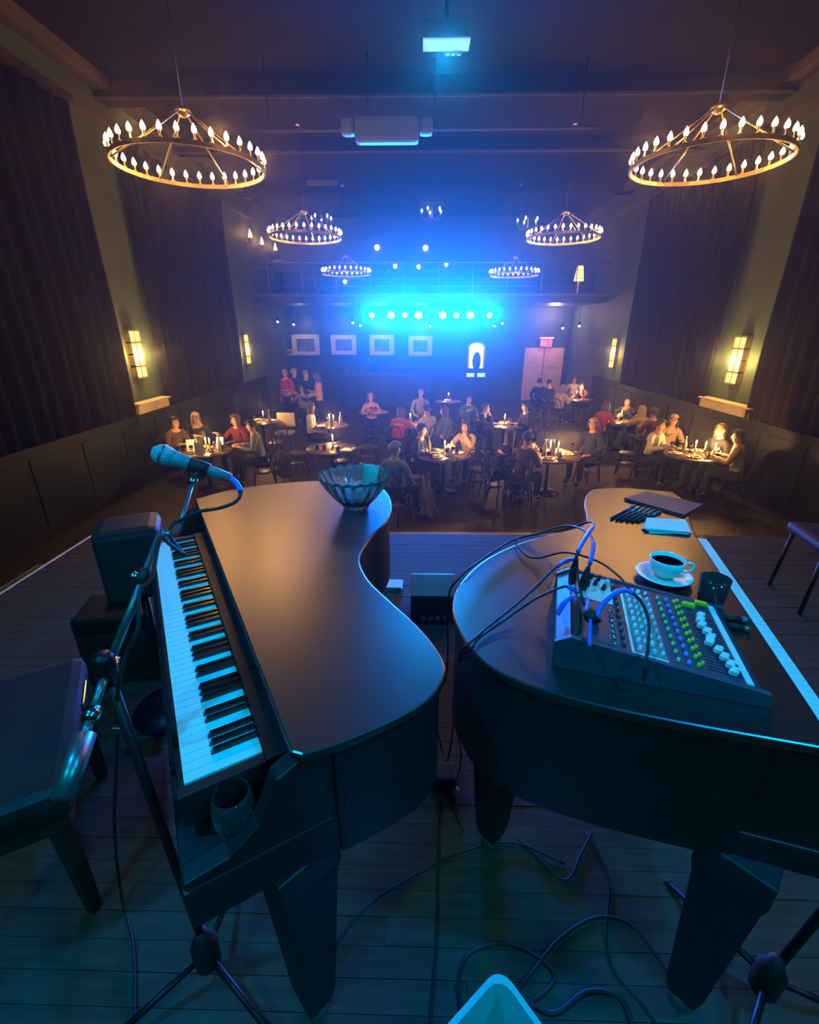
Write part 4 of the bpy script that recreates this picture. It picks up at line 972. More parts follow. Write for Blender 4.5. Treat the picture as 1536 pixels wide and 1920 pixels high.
MB().bbox((-0.10, -0.112, sp.z - 0.14), (0.10, -0.095, sp.z + 0.14), 0.008).build('grille', 'rubber', r)
MB().tube([(0, 0, 0.03), (0, 0, sp.z - 0.155)], 0.018, 10).build('stand_pole', 'black_metal', r)
MB().lathe([(0.17, 0.0), (0.17, 0.015), (0.03, 0.035)], 20).build('stand_base', 'black_metal', r)
padded_seat((2.72, 2.75, 0), R(80), 'black padded chair beyond the console piano keyboard', 0.5, 1.0)
r = empty('piano_bench', (-1.32, 1.02, 0), 'black padded bench with a shiny buckle at the left edge', 'bench', None, R(31))
MB().bbox((-0.23, -0.33, 0.47), (0.23, 0.33, 0.57), 0.035).build('cushion', 'rubber', r)
MB().bbox((-0.21, -0.31, 0.41), (0.21, 0.31, 0.47), 0.01).build('apron', 'dark_wood', r)
for sx in (-1, 1):
    for sy in (-1, 1): MB().lathe([(0.022, 0.0), (0.034, 0.42)], 4, (sx * 0.17, sy * 0.27, 0), smooth=False).build('leg', 'dark_wood', r)
MB().bbox((0.225, 0.06, 0.49), (0.24, 0.20, 0.54), 0.005).build('buckle', 'chrome', r)
a = on_z(245, 1285, 0.0)
r = empty('amplifier', (a.x, a.y, 0), 'black amplifier box on the floor beside the keyboard', 'amplifier', None, R(12))
MB().bbox((-0.19, 0.0, 0.02), (0.21, 0.26, 0.42), 0.015).build('cabinet', 'board_black', r)
MB().bbox((-0.17, -0.012, 0.04), (0.19, 0.004, 0.33), 0.006).build('grille', 'rubber', r); MB().bbox((-0.17, -0.012, 0.345), (0.19, 0.004, 0.40), 0.004).build('control_strip', 'black_metal', r)
MB().bbox((-0.06, 0.10, 0.42), (0.08, 0.14, 0.45), 0.01).build('handle', 'rubber', r)

# ================================================================== AUDIENCE
def skin_mesh(name, verts, edges, radii, root=0, levels=2):
    me = bpy.data.meshes.new(name); me.from_pydata(verts, edges, [])
    o = bpy.data.objects.new(name, me); COL.objects.link(o)
    o.modifiers.new('skin', 'SKIN').use_smooth_shade = True
    for i, sv in enumerate(me.skin_vertices[0].data):
        r_ = radii[i]; sv.radius = r_ if isinstance(r_, tuple) else (r_, r_); sv.use_root = (i == root); sv.use_loose = False
    sb = o.modifiers.new('sub', 'SUBSURF'); sb.levels = levels; sb.render_levels = levels
    dg = bpy.context.evaluated_depsgraph_get(); dg.update()
    out = bpy.data.meshes.new_from_object(o.evaluated_get(dg)); out.name = name
    bpy.data.objects.remove(o); bpy.data.meshes.remove(me)
    out.polygons.foreach_set('use_smooth', [True] * len(out.polygons))
    return out
def person_proto(pose, hair, lean=8, yaw=0, arms=None, seated=True, female=False):
    """joints of one figure facing +y; returns meshes of body, garments and hair plus head place"""
    hz = 0.50 if seated else 0.93
    def up(x, y, z):   # torso frame leaning about the hips
        c, s_ = math.cos(R(lean)), math.sin(R(lean)); return Vector((x, y * c + z * s_, hz + z * c - y * s_))
    pel, wai, che = up(0, 0, 0.02), up(0, 0.01, 0.20), up(0, 0.01, 0.39)
    nk0, nk = up(0, 0.0, 0.50), up(0, 0.012, 0.57)
    hb = nk + Vector((0, 0.02, 0.05)); hm = nk + Vector((0, 0.03, 0.125)); ht = nk + Vector((0, 0.022, 0.20))
    sw = 0.165 if female else 0.185
    V = [pel, wai, che, nk0, nk, hb, hm, ht]; E_ = [(i, i + 1) for i in range(7)]
    Rr = [(0.15, 0.115), (0.125, 0.10), (0.15, 0.11), (0.085, 0.065), 0.048, (0.062, 0.068), (0.075, 0.092), (0.052, 0.062)]
    shirt = [0, 1, 2, 3]; pants = [0]; shoes = []
    hands = []
    for k, sx in enumerate((-1, 1)):
        sh = up(sx * sw, 0, 0.46); el, wr, hd_ = [Vector((sx * p[0], p[1], p[2])) for p in arms[k]]
        if not seated and False: pass
        b = len(V); V += [sh, sh.lerp(el, 0.5), el, el.lerp(wr, 0.5), wr, hd_]; E_ += [(3, b), (b, b + 1), (b + 1, b + 2), (b + 2, b + 3), (b + 3, b + 4), (b + 4, b + 5)]
        Rr += [0.060, 0.048, 0.041, 0.037, 0.027, (0.036, 0.018)]
        shirt += [b, b + 1, b + 2, b + 3, b + 4]; hands.append(b + 5)
        fw = (hd_ - wr).normalized(); sdv = fw.cross(Vector((0, 0, 1)))
        sdv = sdv.normalized() if sdv.length > 0.1 else Vector((1, 0, 0)); dn = fw.cross(sdv).normalized()
        if dn.z > 0: dn = -dn
        for j in range(4):     # four fingers, unequal, slightly curled
            ln = (0.060, 0.072, 0.068, 0.052)[j]; o_ = sdv * (-0.026 + 0.0175 * j)
            f1 = hd_ + fw * (0.04) + o_; f2 = hd_ + fw * (0.04 + ln * 0.55) + o_ + dn * 0.012; f3 = hd_ + fw * (0.04 + ln * 0.85) + o_ + dn * 0.032
            q = len(V); V += [f1, f2, f3]; E_ += [(b + 5, q), (q, q + 1), (q + 1, q + 2)]; Rr += [0.0095, 0.0088, 0.0075]
        q = len(V); t1 = hd_ + sdv * (-sx * 0.040) - fw * 0.005; t2 = t1 + fw * 0.035 + sdv * (-sx * 0.014)
        V += [t1, t2]; E_ += [(b + 5, q), (q, q + 1)]; Rr += [0.011, 0.009]
        if seated: hip, kn, an, to = Vector((sx * 0.09, 0.03, hz - 0.01)), Vector((sx * 0.13, 0.42, hz + 0.01)), Vector((sx * 0.13, 0.40, 0.09)), Vector((sx * 0.14, 0.53, 0.04))
        else: hip, kn, an, to = Vector((sx * 0.09, 0.0, hz - 0.06)), Vector((sx * 0.10, 0.03, 0.50)), Vector((sx * 0.11, -0.02, 0.09)), Vector((sx * 0.12, 0.12, 0.04))
        q = len(V); V += [hip, hip.lerp(kn, 0.5), kn, kn.lerp(an, 0.4), an, to]; E_ += [(0, q), (q, q + 1), (q + 1, q + 2), (q + 2, q + 3), (q + 3, q + 4), (q + 4, q + 5)]
        Rr += [0.088, 0.080, 0.058, 0.056, 0.038, 0.036]; pants += [q, q + 1, q + 2, q + 3, q + 4]; shoes.append((q + 4, q + 5))
    body = skin_mesh(pose + '_body', V, E_, Rr)
    # face: nose, brow hollows, ears, chin pushed into the head part of the same skin
    cy_, sy_ = math.cos(R(yaw)), math.sin(R(yaw)); fwd = Vector((-sy_, cy_, 0)); rt = Vector((cy_, sy_, 0))
    for vt in body.vertices:
        p = vt.co - hm
        if p.length < 0.15 and vt.co.z > nk.z + 0.02:
            a_, b_, c_ = p.dot(rt), p.dot(fwd), p.z
            if b_ > 0:
                g = math.exp(-((a_ / 0.016) ** 2 + ((c_ + 0.018) / 0.024) ** 2)) * 0.022 - math.exp(-(((abs(a_) - 0.032) / 0.014) ** 2 + ((c_ - 0.012) / 0.012) ** 2)) * 0.007 + math.exp(-((a_ / 0.03) ** 2 + ((c_ + 0.085) / 0.02) ** 2)) * 0.010
                vt.co += fwd * g
            g = math.exp(-((b_ / 0.018) ** 2 + ((c_ + 0.01) / 0.026) ** 2)) * 0.016
            if abs(a_) > 0.05: vt.co += rt * (g if a_ > 0 else -g)
    def garment(idx, extra, nm, root=0, cut=None):
        mp_ = {v_: i for i, v_ in enumerate(idx)}
        ee = [(mp_[a], mp_[b]) for a, b in E_ if a in mp_ and b in mp_]
        rr = []
        for v_ in idx:
            r_ = Rr[v_]; rr.append(tuple(x + extra for x in r_) if isinstance(r_, tuple) else r_ + extra)
        return skin_mesh(nm, [V[v_] for v_ in idx], ee, rr, 0)
    sm = garment(shirt, 0.014, pose + '_shirt'); pm = garment(pants, 0.013, pose + '_trousers')
    shs = [garment(list(s_), 0.012, pose + '_shoe') for s_ in shoes]
    # hair cap, optionally falling to the shoulders
    hc = hm + Vector((0, 0, 0.022)) - fwd * 0.008; nn, mmm = 20, 16; vs = []; keep = []
    for i in range(mmm + 1):
        t = math.pi * i / mmm
        for k in range(nn):
            a = 2 * math.pi * k / nn; dx, dy, dz = math.sin(t) * math.cos(a), math.sin(t) * math.sin(a), math.cos(t)
            rad = Vector((0.093, 0.112, 0.108)); x, y, z = dx * rad.x, dy * rad.y, dz * rad.z
            if hair == 'long' and dz < 0: z = dz * 0.34; sq = 1 + 0.15 * (-dz); t2 = math.sqrt(max(0.0, 1 - dz * dz * 0.55)); x = math.cos(a) * 0.105 * t2; y = math.sin(a) * 0.10 * t2 - 0.03 * (-dz)
            wv = 1 + 0.03 * math.sin(a * 9 + i)
            vs.append(hc + rt * (x * wv) + fwd * (y * wv) + Vector((0, 0, z)))
    fs = []
    for i in range(mmm):
        for k in range(nn):
            k2 = (k + 1) % nn; t = math.pi * (i + 0.5) / mmm; a = 2 * math.pi * (k + 0.5) / nn; dy, dz = math.sin(t) * math.sin(a), math.cos(t)
            low = -0.05 - 0.45 * (1 - dy) / 2 if hair == 'short' else -0.97
            if dz < low: continue
            if math.sin(a) > 0.45 and dz < 0.42: continue
            if hair == 'short' and math.sin(a) > 0.05 and dz < 0.05: continue
            fs.append((i * nn + k, i * nn + k2, (i + 1) * nn + k2, (i + 1) * nn + k))
    hmb = MB(); hmb.add(vs, fs, True); hme = hmb.mesh(pose + '_hair')
    eyes = MB().sphere(hm + fwd * 0.083 + rt * 0.031 + Vector((0, 0, 0.012)), 0.0085, 8, 6).mesh(pose + '_eye'), MB().sphere(hm + fwd * 0.083 - rt * 0.031 + Vector((0, 0, 0.012)), 0.0085, 8, 6).mesh(pose + '_eye')
    mouth = MB().sphere(hm + fwd * 0.088 + Vector((0, 0, -0.052)), (0.022, 0.008, 0.006), 8, 6).mesh(pose + '_mouth')
    for me, mm_ in ((body, 'skin_tone'), (sm, 'cloth_grey'), (pm, 'cloth_black'), (hme, 'hair_brown'), (mouth, 'cloth_pink')): me.materials.append(MATS[mm_])
    for me in shs: me.materials.append(MATS['rubber'])
    for me in eyes: me.materials.append(MATS['eye_dark'])
    return dict(body=body, shirt=sm, trousers=pm, shoes=shs, hair=hme, eyes=eyes, mouth=mouth, head=hm.copy(), seated=seated)
# arm joints: (outward x, y, z) of elbow, wrist, palm centre
TABLE_ARMS = [((0.24, 0.16, 0.74), (0.13, 0.36, 0.79), (0.08, 0.43, 0.80)), ((0.25, 0.15, 0.74), (0.16, 0.37, 0.79), (0.13, 0.45, 0.80))]
CHIN_ARMS = [((0.22, 0.40, 0.78), (0.07, 0.36, 0.97), (0.04, 0.33, 1.03)), ((0.25, 0.30, 0.78), (0.15, 0.48, 0.80), (0.10, 0.55, 0.80))]
GLASS_ARMS = [((0.25, 0.12, 0.74), (0.16, 0.34, 0.79), (0.12, 0.42, 0.80)), ((0.27, 0.20, 0.80), (0.20, 0.42, 0.94), (0.17, 0.49, 0.98))]
LAP_ARMS = [((0.25, 0.02, 0.74), (0.16, 0.22, 0.62), (0.11, 0.29, 0.61)), ((0.25, 0.02, 0.74), (0.17, 0.22, 0.62), (0.12, 0.29, 0.61))]
STAND_ARMS = [((0.27, 0.0, 1.15), (0.22, 0.22, 1.12), (0.17, 0.28, 1.14)), ((0.25, -0.03, 1.14), (0.27, 0.03, 0.90), (0.27, 0.05, 0.82))]
STAND_ARMS2 = [((0.26, 0.02, 1.15), (0.14, 0.25, 1.12), (0.08, 0.29, 1.13)), ((0.26, 0.02, 1.15), (0.16, 0.26, 1.18), (0.11, 0.31, 1.22))]
PROTO = {
    'a': person_proto('sit_table', 'short', 10, 0, TABLE_ARMS), 'al': person_proto('sit_table_long', 'long', 12, 12, TABLE_ARMS, female=True),
    'c': person_proto('sit_chin', 'short', 24, -10, CHIN_ARMS), 'cl': person_proto('sit_chin_long', 'long', 24, 10, CHIN_ARMS, female=True),
    'g': person_proto('sit_glass', 'short', 4, 25, GLASS_ARMS), 'gl': person_proto('sit_glass_long', 'long', 6, -25, GLASS_ARMS, female=True),
    'l': person_proto('sit_lap', 'short', -4, -30, LAP_ARMS), 'll': person_proto('sit_lap_long', 'long', 0, 30, LAP_ARMS, female=True),
    's': person_proto('stand', 'short', 2, 20, STAND_ARMS, False), 'sl': person_proto('stand_long', 'long', 2, -20, STAND_ARMS2, False, True),
}
CHAIR = None
def make_chair():
    r = empty('dining_chair', (0, 0, 0))
    MB().lathe([(0.0, 0.425), (0.195, 0.425), (0.21, 0.435), (0.21, 0.455), (0.195, 0.465), (0.0, 0.462)], 20).build('seat', 'dark_wood', r)
    for sx in (-1, 1):
        MB().tube([(sx * 0.13, 0.15, 0.43), (sx * 0.17, 0.20, 0.0)], [0.019, 0.013], 8).build('leg', 'dark_wood', r)
        MB().tube([(sx * 0.14, -0.14, 0.43), (sx * 0.17, -0.22, 0.0)], [0.019, 0.013], 8).build('leg', 'dark_wood', r)
    MB().tube(catmull([(-0.17, -0.14, 0.44), (-0.19, -0.20, 0.66), (-0.16, -0.24, 0.84), (0, -0.26, 0.90), (0.16, -0.24, 0.84), (0.19, -0.20, 0.66), (0.17, -0.14, 0.44)], 5), 0.014, 8).build('back_hoop', 'dark_wood', r)
    MB().tube(catmull([(-0.10, -0.16, 0.45), (-0.11, -0.21, 0.62), (0, -0.245, 0.74), (0.11, -0.21, 0.62), (0.10, -0.16, 0.45)], 5), 0.010, 8).build('back_inner_hoop', 'dark_wood', r)
    MB().lathe([(0.150, 0.22), (0.162, 0.225), (0.150, 0.235)], 20).build('leg_ring', 'dark_wood', r)
    return r
def place_chair(x, y, rz, label):
    global CHAIR
    if CHAIR is None: CHAIR = c = make_chair()
    else: c = copy_tree(CHAIR)
    c.location = (x, y, ZF); c.rotation_euler = (0, 0, rz); tag(c, label, 'chair', 'dark hall chairs'); return c
def person(px, py, kind, look, shirt, hair, label, short, trousers='cloth_black', chair=True, skin='skin_tone'):
    """px, py: where the head centre shows; look: pixel place (at table height) or angle the figure faces"""
    P = PROTO[kind]; hz = ZF + P['head'].z
    H = on_z(px, py, hz)
    if isinstance(look, tuple): t = on_z(look[0], look[1], ZF + 0.75); ang_ = math.atan2(t.y - H.y, t.x - H.x) - math.pi / 2
    else: ang_ = R(look)
    off = Matrix.Rotation(ang_, 3, 'Z') @ Vector((P['head'].x, P['head'].y, 0))
    x, y = H.x - off.x, H.y - off.y
    x = max(XL + 0.60, min(XR - 0.60, x))
    b = ob('person', P['body'], None, None, (x, y, ZF)); b.rotation_euler = (0, 0, ang_)
    tag(b, label, 'person', 'guests in the hall')
    for nm, me, m in (('shirt', P['shirt'], shirt), ('trousers', P['trousers'], trousers), ('hair', P['hair'], hair), ('mouth', P['mouth'], 'cloth_pink')):
        if hair is None and nm == 'hair': continue
        c = ob(nm, me, None, b); set_mat(c, m)
    for me in P['shoes']: ob('shoe', me, None, b)
    for me in P['eyes']: ob('eye', me, None, b)
    if chair and P['seated']: place_chair(x, y, ang_, 'dark bentwood chair under ' + short)
    return b

# ------------------------------------------------------------------ tables and what stands on them
PM = {}
def pm(key, f):
    if key not in PM: PM[key] = f()
    return PM[key]
def simple(name, parts, loc, label, cat, group, rz=0):
    r = empty(name, loc, label, cat, group, rz)
    for nm, me, m in parts:
        if not me.materials: me.materials.append(MATS[m])
        ob(nm, me, None, r)
    return r
ZT = ZF + 0.75
def plate(x, y, desc, food):
    parts = [('dish', pm('plate', lambda: MB().lathe([(0.0, 0.0), (0.07, 0.0), (0.085, 0.006), (0.125, 0.018), (0.127, 0.020), (0.08, 0.009), (0.0, 0.006)], 24).mesh('dish')), 'china')]
    if food:
        def mk():
            mb = MB(); rs = random.Random(3)
            for k in range(7): mb.sphere((rs.uniform(-.05, .05), rs.uniform(-.05, .05), 0.022 + rs.uniform(0, .012)), (rs.uniform(.018, .03), rs.uniform(.018, .03), .016), 8, 6)
            return mb.mesh('food')
        parts.append(('food', pm('food', mk), 'food_gold'))
    simple('plate', parts, (x, y, ZT), ('white plate of food on ' if food else 'empty white plate on ') + desc, 'plate', 'plates on ' + desc, random.uniform(0, 6))
def wineglass(x, y, desc):
    simple('wine_glass', [('bowl', pm('wg', lambda: MB().lathe([(0.0, 0.0), (0.033, 0.001), (0.03, 0.004), (0.005, 0.01), (0.004, 0.085), (0.02, 0.095), (0.037, 0.13), (0.034, 0.175), (0.0325, 0.175), (0.0355, 0.13), (0.018, 0.098), (0.0, 0.092)], 14).mesh('bowl')), 'glass')], (x, y, ZT), 'stemmed wine glass on ' + desc, 'glass', 'glasses on ' + desc)
def tumbler(x, y, desc):
    simple('tumbler', [('tumbler_glass', pm('tg', lambda: MB().lathe([(0.0, 0.0), (0.03, 0.0), (0.035, 0.09), (0.033, 0.09), (0.028, 0.006), (0.0, 0.006)], 14).mesh('tumbler_glass')), 'glass')], (x, y, ZT), 'clear water tumbler on ' + desc, 'glass', 'tumblers on ' + desc)
def bottle(x, y, desc):
    simple('water_bottle', [('bottle_body', pm('wb', lambda: MB().lathe([(0.036, 0), (0.04, 0.01), (0.04, 0.17), (0.016, 0.225), (0.015, 0.29), (0.0, 0.29)], 14).mesh('bottle_body')), 'bottle_glass'), ('cap', pm('wbc', lambda: MB().lathe([(0.017, 0.29), (0.017, 0.31), (0, 0.31)], 10).mesh('cap')), 'grey_metal')], (x, y, ZT), 'clear water bottle on ' + desc, 'bottle', 'bottles on ' + desc)
def candle(x, y, desc, e=6.0):
    r = simple('table_candle', [('holder', pm('ch', lambda: MB().lathe([(0.05, 0), (0.052, 0.006), (0.015, 0.012), (0.012, 0.09), (0.022, 0.10), (0.022, 0.112), (0.0, 0.105)], 12).mesh('holder')), 'brass'),
                                ('wax', pm('cw', lambda: MB().lathe([(0.012, 0.10), (0.012, 0.19), (0.0, 0.19)], 10).mesh('wax')), 'candle_wax'),
                                ('flame', pm('cf', lambda: MB().lathe([(0, 0.192), (0.012, 0.205), (0.014, 0.222), (0.006, 0.25), (0, 0.268)], 8).mesh('flame')), 'flame')], (x, y, ZT), 'lit taper candle on ' + desc, 'candle', 'candles on ' + desc)
    lamp('candle_light', 'POINT', (0, 0, 0.30), e, (1.0, 0.50, 0.15), 0.03, parent=r)
def napkin(x, y, desc):
    def mk():
        mb = MB(); n = 14
        vs = [(0, 0, 0.0)] + [((0.055 + 0.03 * (k % 2)) * math.cos(2 * math.pi * k / n), (0.055 + 0.03 * (k % 2)) * math.sin(2 * math.pi * k / n), 0.075 + 0.03 * math.sin(k * 2.3)) for k in range(n)]
        mb.add(vs, [(0, 1 + k, 1 + (k + 1) % n) for k in range(n)]); vs2 = [(x_ * 0.5, y_ * 0.5, z_ + 0.045) for x_, y_, z_ in vs[1:]]
        mb.add([(0, 0, 0.03)] + vs2, [(0, 1 + k, 1 + (k + 1) % n) for k in range(n)]); return mb.mesh('fold')
    simple('napkin', [('fold', pm('np', mk), 'napkin')], (x, y, ZT + 0.001), 'crumpled cream napkin on ' + desc, 'napkin', 'napkins on ' + desc, random.uniform(0, 6))
def menu(x, y, desc, m='paper', standing=False, rz=0.3):
    k_ = ('menu', m, standing)
    def mk():
        mb = MB()
        if standing: mb.add([(-0.075, -0.045, 0), (0.075, -0.045, 0), (0.075, 0, 0.21), (-0.075, 0, 0.21), (-0.075, 0.045, 0), (0.075, 0.045, 0), (0.075, 0.003, 0.213), (-0.075, 0.003, 0.213)], [(0, 1, 2, 3), (4, 7, 6, 5), (2, 6, 7, 3)])
        else: mb.bbox((-0.11, -0.15, 0.0), (0.11, 0.15, 0.006), 0.002)
        return mb.mesh('card')
    simple('menu_card', [('card', pm(k_, mk), m)], (x, y, ZT + 0.0005), ('standing pale menu card on ' if standing else 'red menu lying on ' if m == 'menu_red' else 'white menu card lying on ') + desc, 'menu', 'menus on ' + desc, rz)
TN = {}
def table(px, py, rad, desc, label, plates=2, food=1, glasses=2, tumblers=1, bottles=0, candles=1, napkins=0, menus=(), e=6.0, seed=1, center=None):
    c = on_z(px, py, ZT) if center is None else Vector((center[0], center[1], ZT))
    r = empty('dining_table', (c.x, c.y, ZF), label, 'table', 'round dining tables')
    MB().lathe([(0.0, 0.715), (rad - 0.02, 0.715), (rad, 0.725), (rad, 0.742), (rad - 0.008, 0.7495), (0, 0.7495)], 36).build('table_top', 'table_wood', r)
    MB().lathe([(0.05, 0.03), (0.035, 0.1), (0.032, 0.6), (0.07, 0.70), (0.16, 0.715)], 16).build('pedestal', 'black_metal', r)
    MB().lathe([(0.26, 0.0), (0.26, 0.012), (0.06, 0.04), (0.05, 0.05)], 20).build('base', 'black_metal', r)
    rs = random.Random(seed); used = []
    def spot(r0, r1, gap):
        for _ in range(80):
            a = rs.uniform(0, 6.28); q = rs.uniform(r0, r1) * rad; x, y = c.x + q * math.cos(a), c.y + q * math.sin(a)
            if all(math.hypot(x - u_, y - v_) > gap + g_ for u_, v_, g_ in used): used.append((x, y, gap)); return x, y
        return None
    for k in range(candles):
        s_ = (c.x + 0.02 + 0.12 * k, c.y + 0.05 - 0.1 * k); used.append((*s_, 0.055)); candle(*s_, desc, 9.0 * e / candles)
    for k, (m_, st_) in enumerate(menus):
        s_ = spot(0.35, 0.72, 0.10 if st_ else 0.13)
        if s_: menu(*s_, desc, m_, st_, 0.25 * k - 0.2)
    for k in range(plates):
        s_ = spot(0.45, 0.74, 0.125)
        if s_: plate(*s_, desc, k < food)
    for k in range(bottles):
        s_ = spot(0.2, 0.7, 0.042)
        if s_: bottle(*s_, desc)
    for k in range(napkins):
        s_ = spot(0.3, 0.75, 0.075)
        if s_: napkin(*s_, desc)
    for k in range(glasses):
        s_ = spot(0.25, 0.85, 0.036)
        if s_: wineglass(*s_, desc)
    for k in range(tumblers):
        s_ = spot(0.25, 0.85, 0.036)
        if s_: tumbler(*s_, desc)
    return c
table(384, 845, 0.50, 'the table with standing menu cards', 'round table with standing menu cards behind the microphone', 1, 1, 2, 2, 2, 2, 1, (('paper', True), ('paper', True), ('paper', True)), 12, 1)
table(622, 840, 0.50, 'the bare table behind the bowl', 'bare round table just behind the glass bowl', 0, 0, 1, 3, 0, 1, 0, (('paper', False),), 5, 2)
table(616, 797, 0.48, 'the table behind the bare one', 'candlelit table between the bare table and standing group', 2, 1, 3, 1, 2, 2, 1, (), 9, 3)
table(492, 790, 0.45, 'the small table by the sconce', 'small candlelit table under the far sconce, microphone side', 2, 1, 2, 1, 1, 1, 0, (), 8, 4)
table(700, 772, 0.42, 'the table under the pictures', 'small round table below the framed pictures', 1, 1, 2, 0, 0, 1, 0, (), 6, 5)
table(768, 795, 0.48, 'the table of the red-dressed woman', 'round table of the woman in the coral dress', 2, 1, 2, 1, 0, 1, 1, (), 8, 6)
table(832, 852, 0.50, 'the table with napkins in mid-hall', 'round table strewn with napkins in the middle of the hall', 3, 2, 2, 2, 1, 2, 3, (), 9, 7)
table(945, 797, 0.45, 'the small table with white cards', 'small round table with white cards in the blue light', 1, 0, 2, 2, 0, 1, 0, (('paper', False), ('paper', False)), 6, 8)
table(1030, 852, 0.58, 'the table with the red menu', 'round table with a red menu and tall bottles', 4, 3, 2, 2, 2, 2, 2, (('menu_red', False), ('paper', False)), 14, 9)
table(1152, 788, 0.52, 'the table of the red-topped woman', 'round table of the woman in red near the wall', 3, 2, 3, 1, 1, 2, 1, (('paper', False),), 10, 10)
table(1080, 748, 0.48, 'the far table before the pink doors', 'far round table just before the pink doors', 2, 1, 2, 1, 0, 1, 0, (), 8, 11)
table(1302, 852, 0.52, 'the food-laden table by the ledge', 'food-laden round table below the cream ledge, coffee cup side', 4, 4, 3, 2, 1, 3, 3, (), 16, 12)
table(840, 752, 0.42, 'the far table before the hatch', 'far round table in the blue haze before the hatch', 1, 0, 2, 1, 0, 1, 0, (('paper', False),), 4, 13)
# guests
T1, T3, T5, T6, T7, T8, T9, T10, T11, T12 = (384, 845), (616, 797), (700, 772), (768, 795), (832, 852), (945, 797), (1030, 852), (1152, 788), (1080, 748), (1302, 852)
person(286, 792, 'a', T1, 'cloth_brown', 'hair_dark', 'person in brown seated below the cream ledge, dark hair', 'the dark-haired guest in brown')
person(321, 783, 'cl', T1, 'cloth_black', 'hair_blond', 'blond person in black leaning to the menu-card table', 'the blond guest in black')
person(440, 787, 'gl', T1, 'cloth_wine', 'hair_brown', 'long-haired person in wine red facing the menu-card table', 'the long-haired guest in wine red')
person(470, 798, 'a', T1, 'cloth_grey', 'hair_dark', 'person in grey jacket bending to the menu-card table', 'the guest in the grey jacket')
person(584, 763, 'll', T3, 'cloth_white', 'hair_brown', 'person in pale cardigan seated behind the bare table', 'the guest in the pale cardigan')
person(534, 700, 's', 150, 'cloth_red', 'hair_blond', 'standing person in a red jumper by the pictures', '')
person(552, 698, 's', -120, 'cloth_navy', 'hair_grey', 'standing person in navy beside the red jumper', '')
person(573, 702, 's', 180, 'cloth_black', 'hair_grey', 'standing person in black, grey-haired, in the far group', '')
person(593, 706, 'sl', 100, 'cloth_pink', 'hair_brown', 'standing person in pink reaching out, far group', '')
person(566, 729, 'g', 170, 'cloth_grey', 'hair_brown', 'seated person in grey in front of the standing group', 'the grey guest before the standing group')
person(695, 745, 'al', 180, 'cloth_pink', 'hair_blond', 'person in pink lit by a candle under the pictures', 'the candlelit guest in pink')
person(752, 772, 'cl', T6, 'cloth_red', 'hair_brown', 'person in a coral dress leaning over a candle', 'the guest in the coral dress')
person(800, 768, 'a', T6, 'cloth_white', 'hair_dark', 'person in white opposite the coral dress', 'the guest in white beside the coral dress')
person(789, 738, 'l', 180, 'cloth_grey', 'hair_grey', 'tall grey person in the blue haze behind the coral dress', 'the tall grey guest in the haze')
person(832, 770, 'll', T6, 'cloth_teal', 'hair_brown', 'person in teal in the mid-hall blue haze', 'the guest in teal')
person(872, 800, 'cl', T7, 'cloth_tan', 'hair_brown', 'person in tan leaning over the napkin-strewn table', 'the guest in tan at the napkins')
person(792, 806, 'a', T7, 'cloth_navy', 'hair_dark', 'person in navy at the napkin-strewn table', 'the navy guest at the napkins')
person(742, 842, 'l', -30, 'cloth_grey', 'hair_grey', 'person in grey turned away beside the bowl', 'the grey guest beside the bowl')
person(985, 762, 'a', T8, 'cloth_black', 'hair_dark', 'person in black with back turned near white cards', 'the black-clad guest near white cards')
person(912, 765, 'ca' if False else 'c', T8, 'cloth_black', 'hair_brown', 'person in black leaning in, spotlit side of the white cards', 'the leaning guest by white cards')
person(880, 748, 'g', 200, 'cloth_teal', 'hair_dark', 'person in dark teal near the bright hatch', 'the teal guest near the hatch')
person(1112, 795, 'll', T9, 'cloth_navy', 'hair_blond', 'long-haired blond person in navy, back turned, at the red menu', 'the blond guest in navy')
person(990, 822, 'a', T9, 'cloth_brown', 'hair_dark', 'person in brown behind the red menu', 'the guest in brown behind the red menu')
person(958, 818, 'cl', T9, 'cloth_black', 'hair_brown', 'person in black resting a chin beside the red menu', 'the chin-resting guest in black')
person(1137, 760, 'al', T10, 'cloth_red', 'hair_dark', 'dark-haired person in a bright red top near the wall', 'the guest in the bright red top')
person(1183, 753, 'c', T10, 'cloth_black', None, 'bald person in black at the table near the wall', 'the bald guest')
person(1203, 770, 'cl', T10, 'cloth_tan', 'hair_blond', 'blond person in tan bowed over the table near the wall', 'the bowed blond guest')
person(1226, 774, 'a', T10, 'cloth_wine', 'hair_brown', 'person in wine red with back to the curtain', 'the wine-red guest by the curtain')
person(1056, 728, 'al', T11, 'cloth_cream', 'hair_grey', 'person in cream seated before the pink doors', 'the seated guest in cream')
person(1084, 712, 'g', T11, 'cloth_white', 'hair_brown', 'person in white shirt holding a dark menu, far back', 'the guest in the white shirt')
person(1104, 724, 'c', T11, 'cloth_wine', 'hair_brown', 'person in dark red beside the white shirt, far back', 'the dark red guest far back')
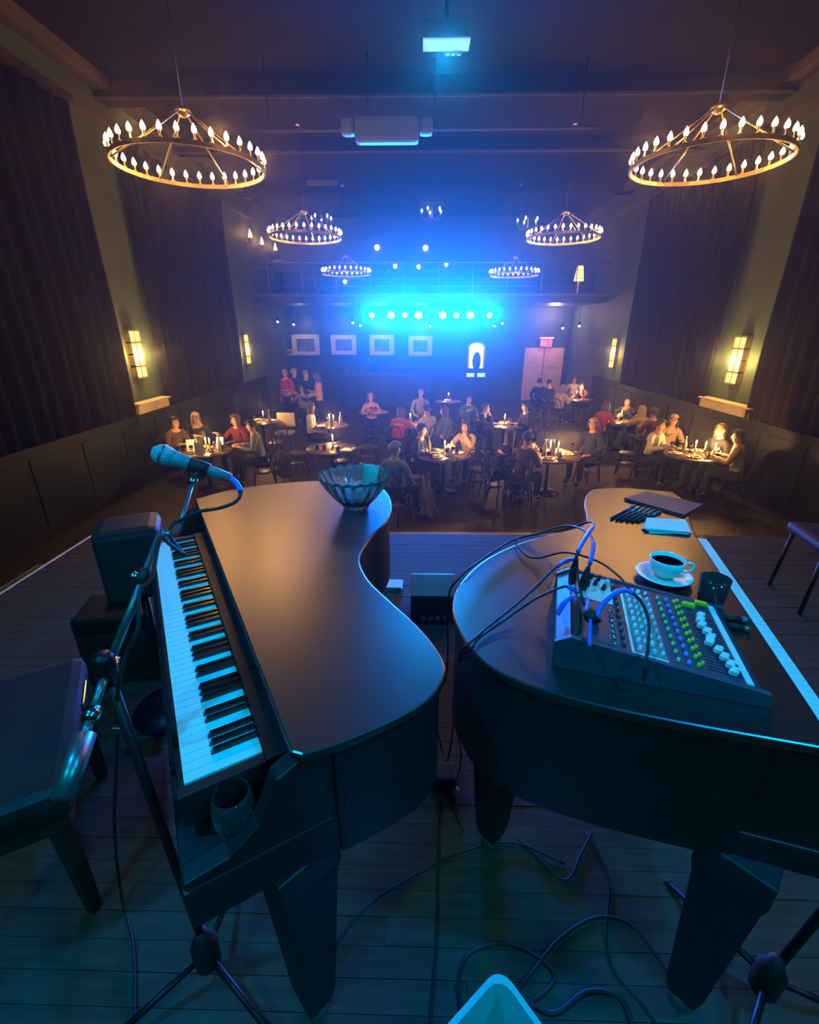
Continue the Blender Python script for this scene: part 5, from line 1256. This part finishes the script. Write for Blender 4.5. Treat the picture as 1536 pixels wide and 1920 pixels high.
person(1240, 797, 'a', T12, 'cloth_white', 'hair_brown', 'person in pale shirt turned to the food-laden table', 'the guest in the pale shirt')
person(1264, 788, 'gl', T12, 'cloth_tan', 'hair_blond', 'long-haired blond person by the pale shirt', 'the blond guest by the pale shirt')
person(1352, 806, 'll', T12, 'cloth_black', 'hair_blond', 'blond person in black below the cream ledge', 'the blond guest below the ledge')
person(1388, 818, 'a', T12, 'cloth_tan', 'hair_dark', 'person in tan shirt reaching to the food-laden table', 'the guest in the tan shirt')
person(1012, 716, 'l', 0, 'cloth_black', 'hair_dark', 'dark seated person before the pink doors, spotlight side', 'the dark guest by the doors')
person(1030, 718, 'l', 10, 'cloth_black', 'hair_dark', 'dark seated person before the pink doors, sconce side', 'the second dark guest by the doors')
# empty chairs
for px, py, rz, lb in ((520, 830, 40, 'empty dark chair with a jacket-grey back near the menu cards'), (555, 850, -60, 'empty dark chair beside the bare table, far from the bowl'), (690, 838, 80, 'empty dark chair with blue-lit hoop beside the bare table'), (640, 865, 15, 'empty dark chair right behind the glass bowl'), (900, 880, -20, 'empty dark chair in front of the napkin table'), (970, 890, 10, 'empty dark chair in front of the red menu table'), (1180, 850, 60, 'empty dark chair between the two front tables')):
    p = on_z(px, py, ZF + 0.45); place_chair(p.x, p.y, R(rz), lb)
p = on_z(533, 800, ZF + 0.6)
r = empty('cream_chair', (p.x, p.y, ZF), 'empty chair with a cream square back behind the menu table', 'chair')
MB().bbox((-0.22, -0.2, 0.42), (0.22, 0.2, 0.48), 0.02).build('seat', 'cream', r); MB().bbox((-0.23, 0.2, 0.56), (0.23, 0.24, 0.92), 0.02).build('backrest', 'cream', r)
for sx in (-1, 1):
    for sy in (-1, 1): MB().tube([(sx * 0.18, sy * 0.17, 0.42), (sx * 0.2, sy * 0.2, 0)], 0.016, 8).build('leg', 'dark_wood', r)
    MB().tube([(sx * 0.18, 0.21, 0.44), (sx * 0.18, 0.22, 0.60)], 0.012, 6).build('back_post', 'dark_wood', r)
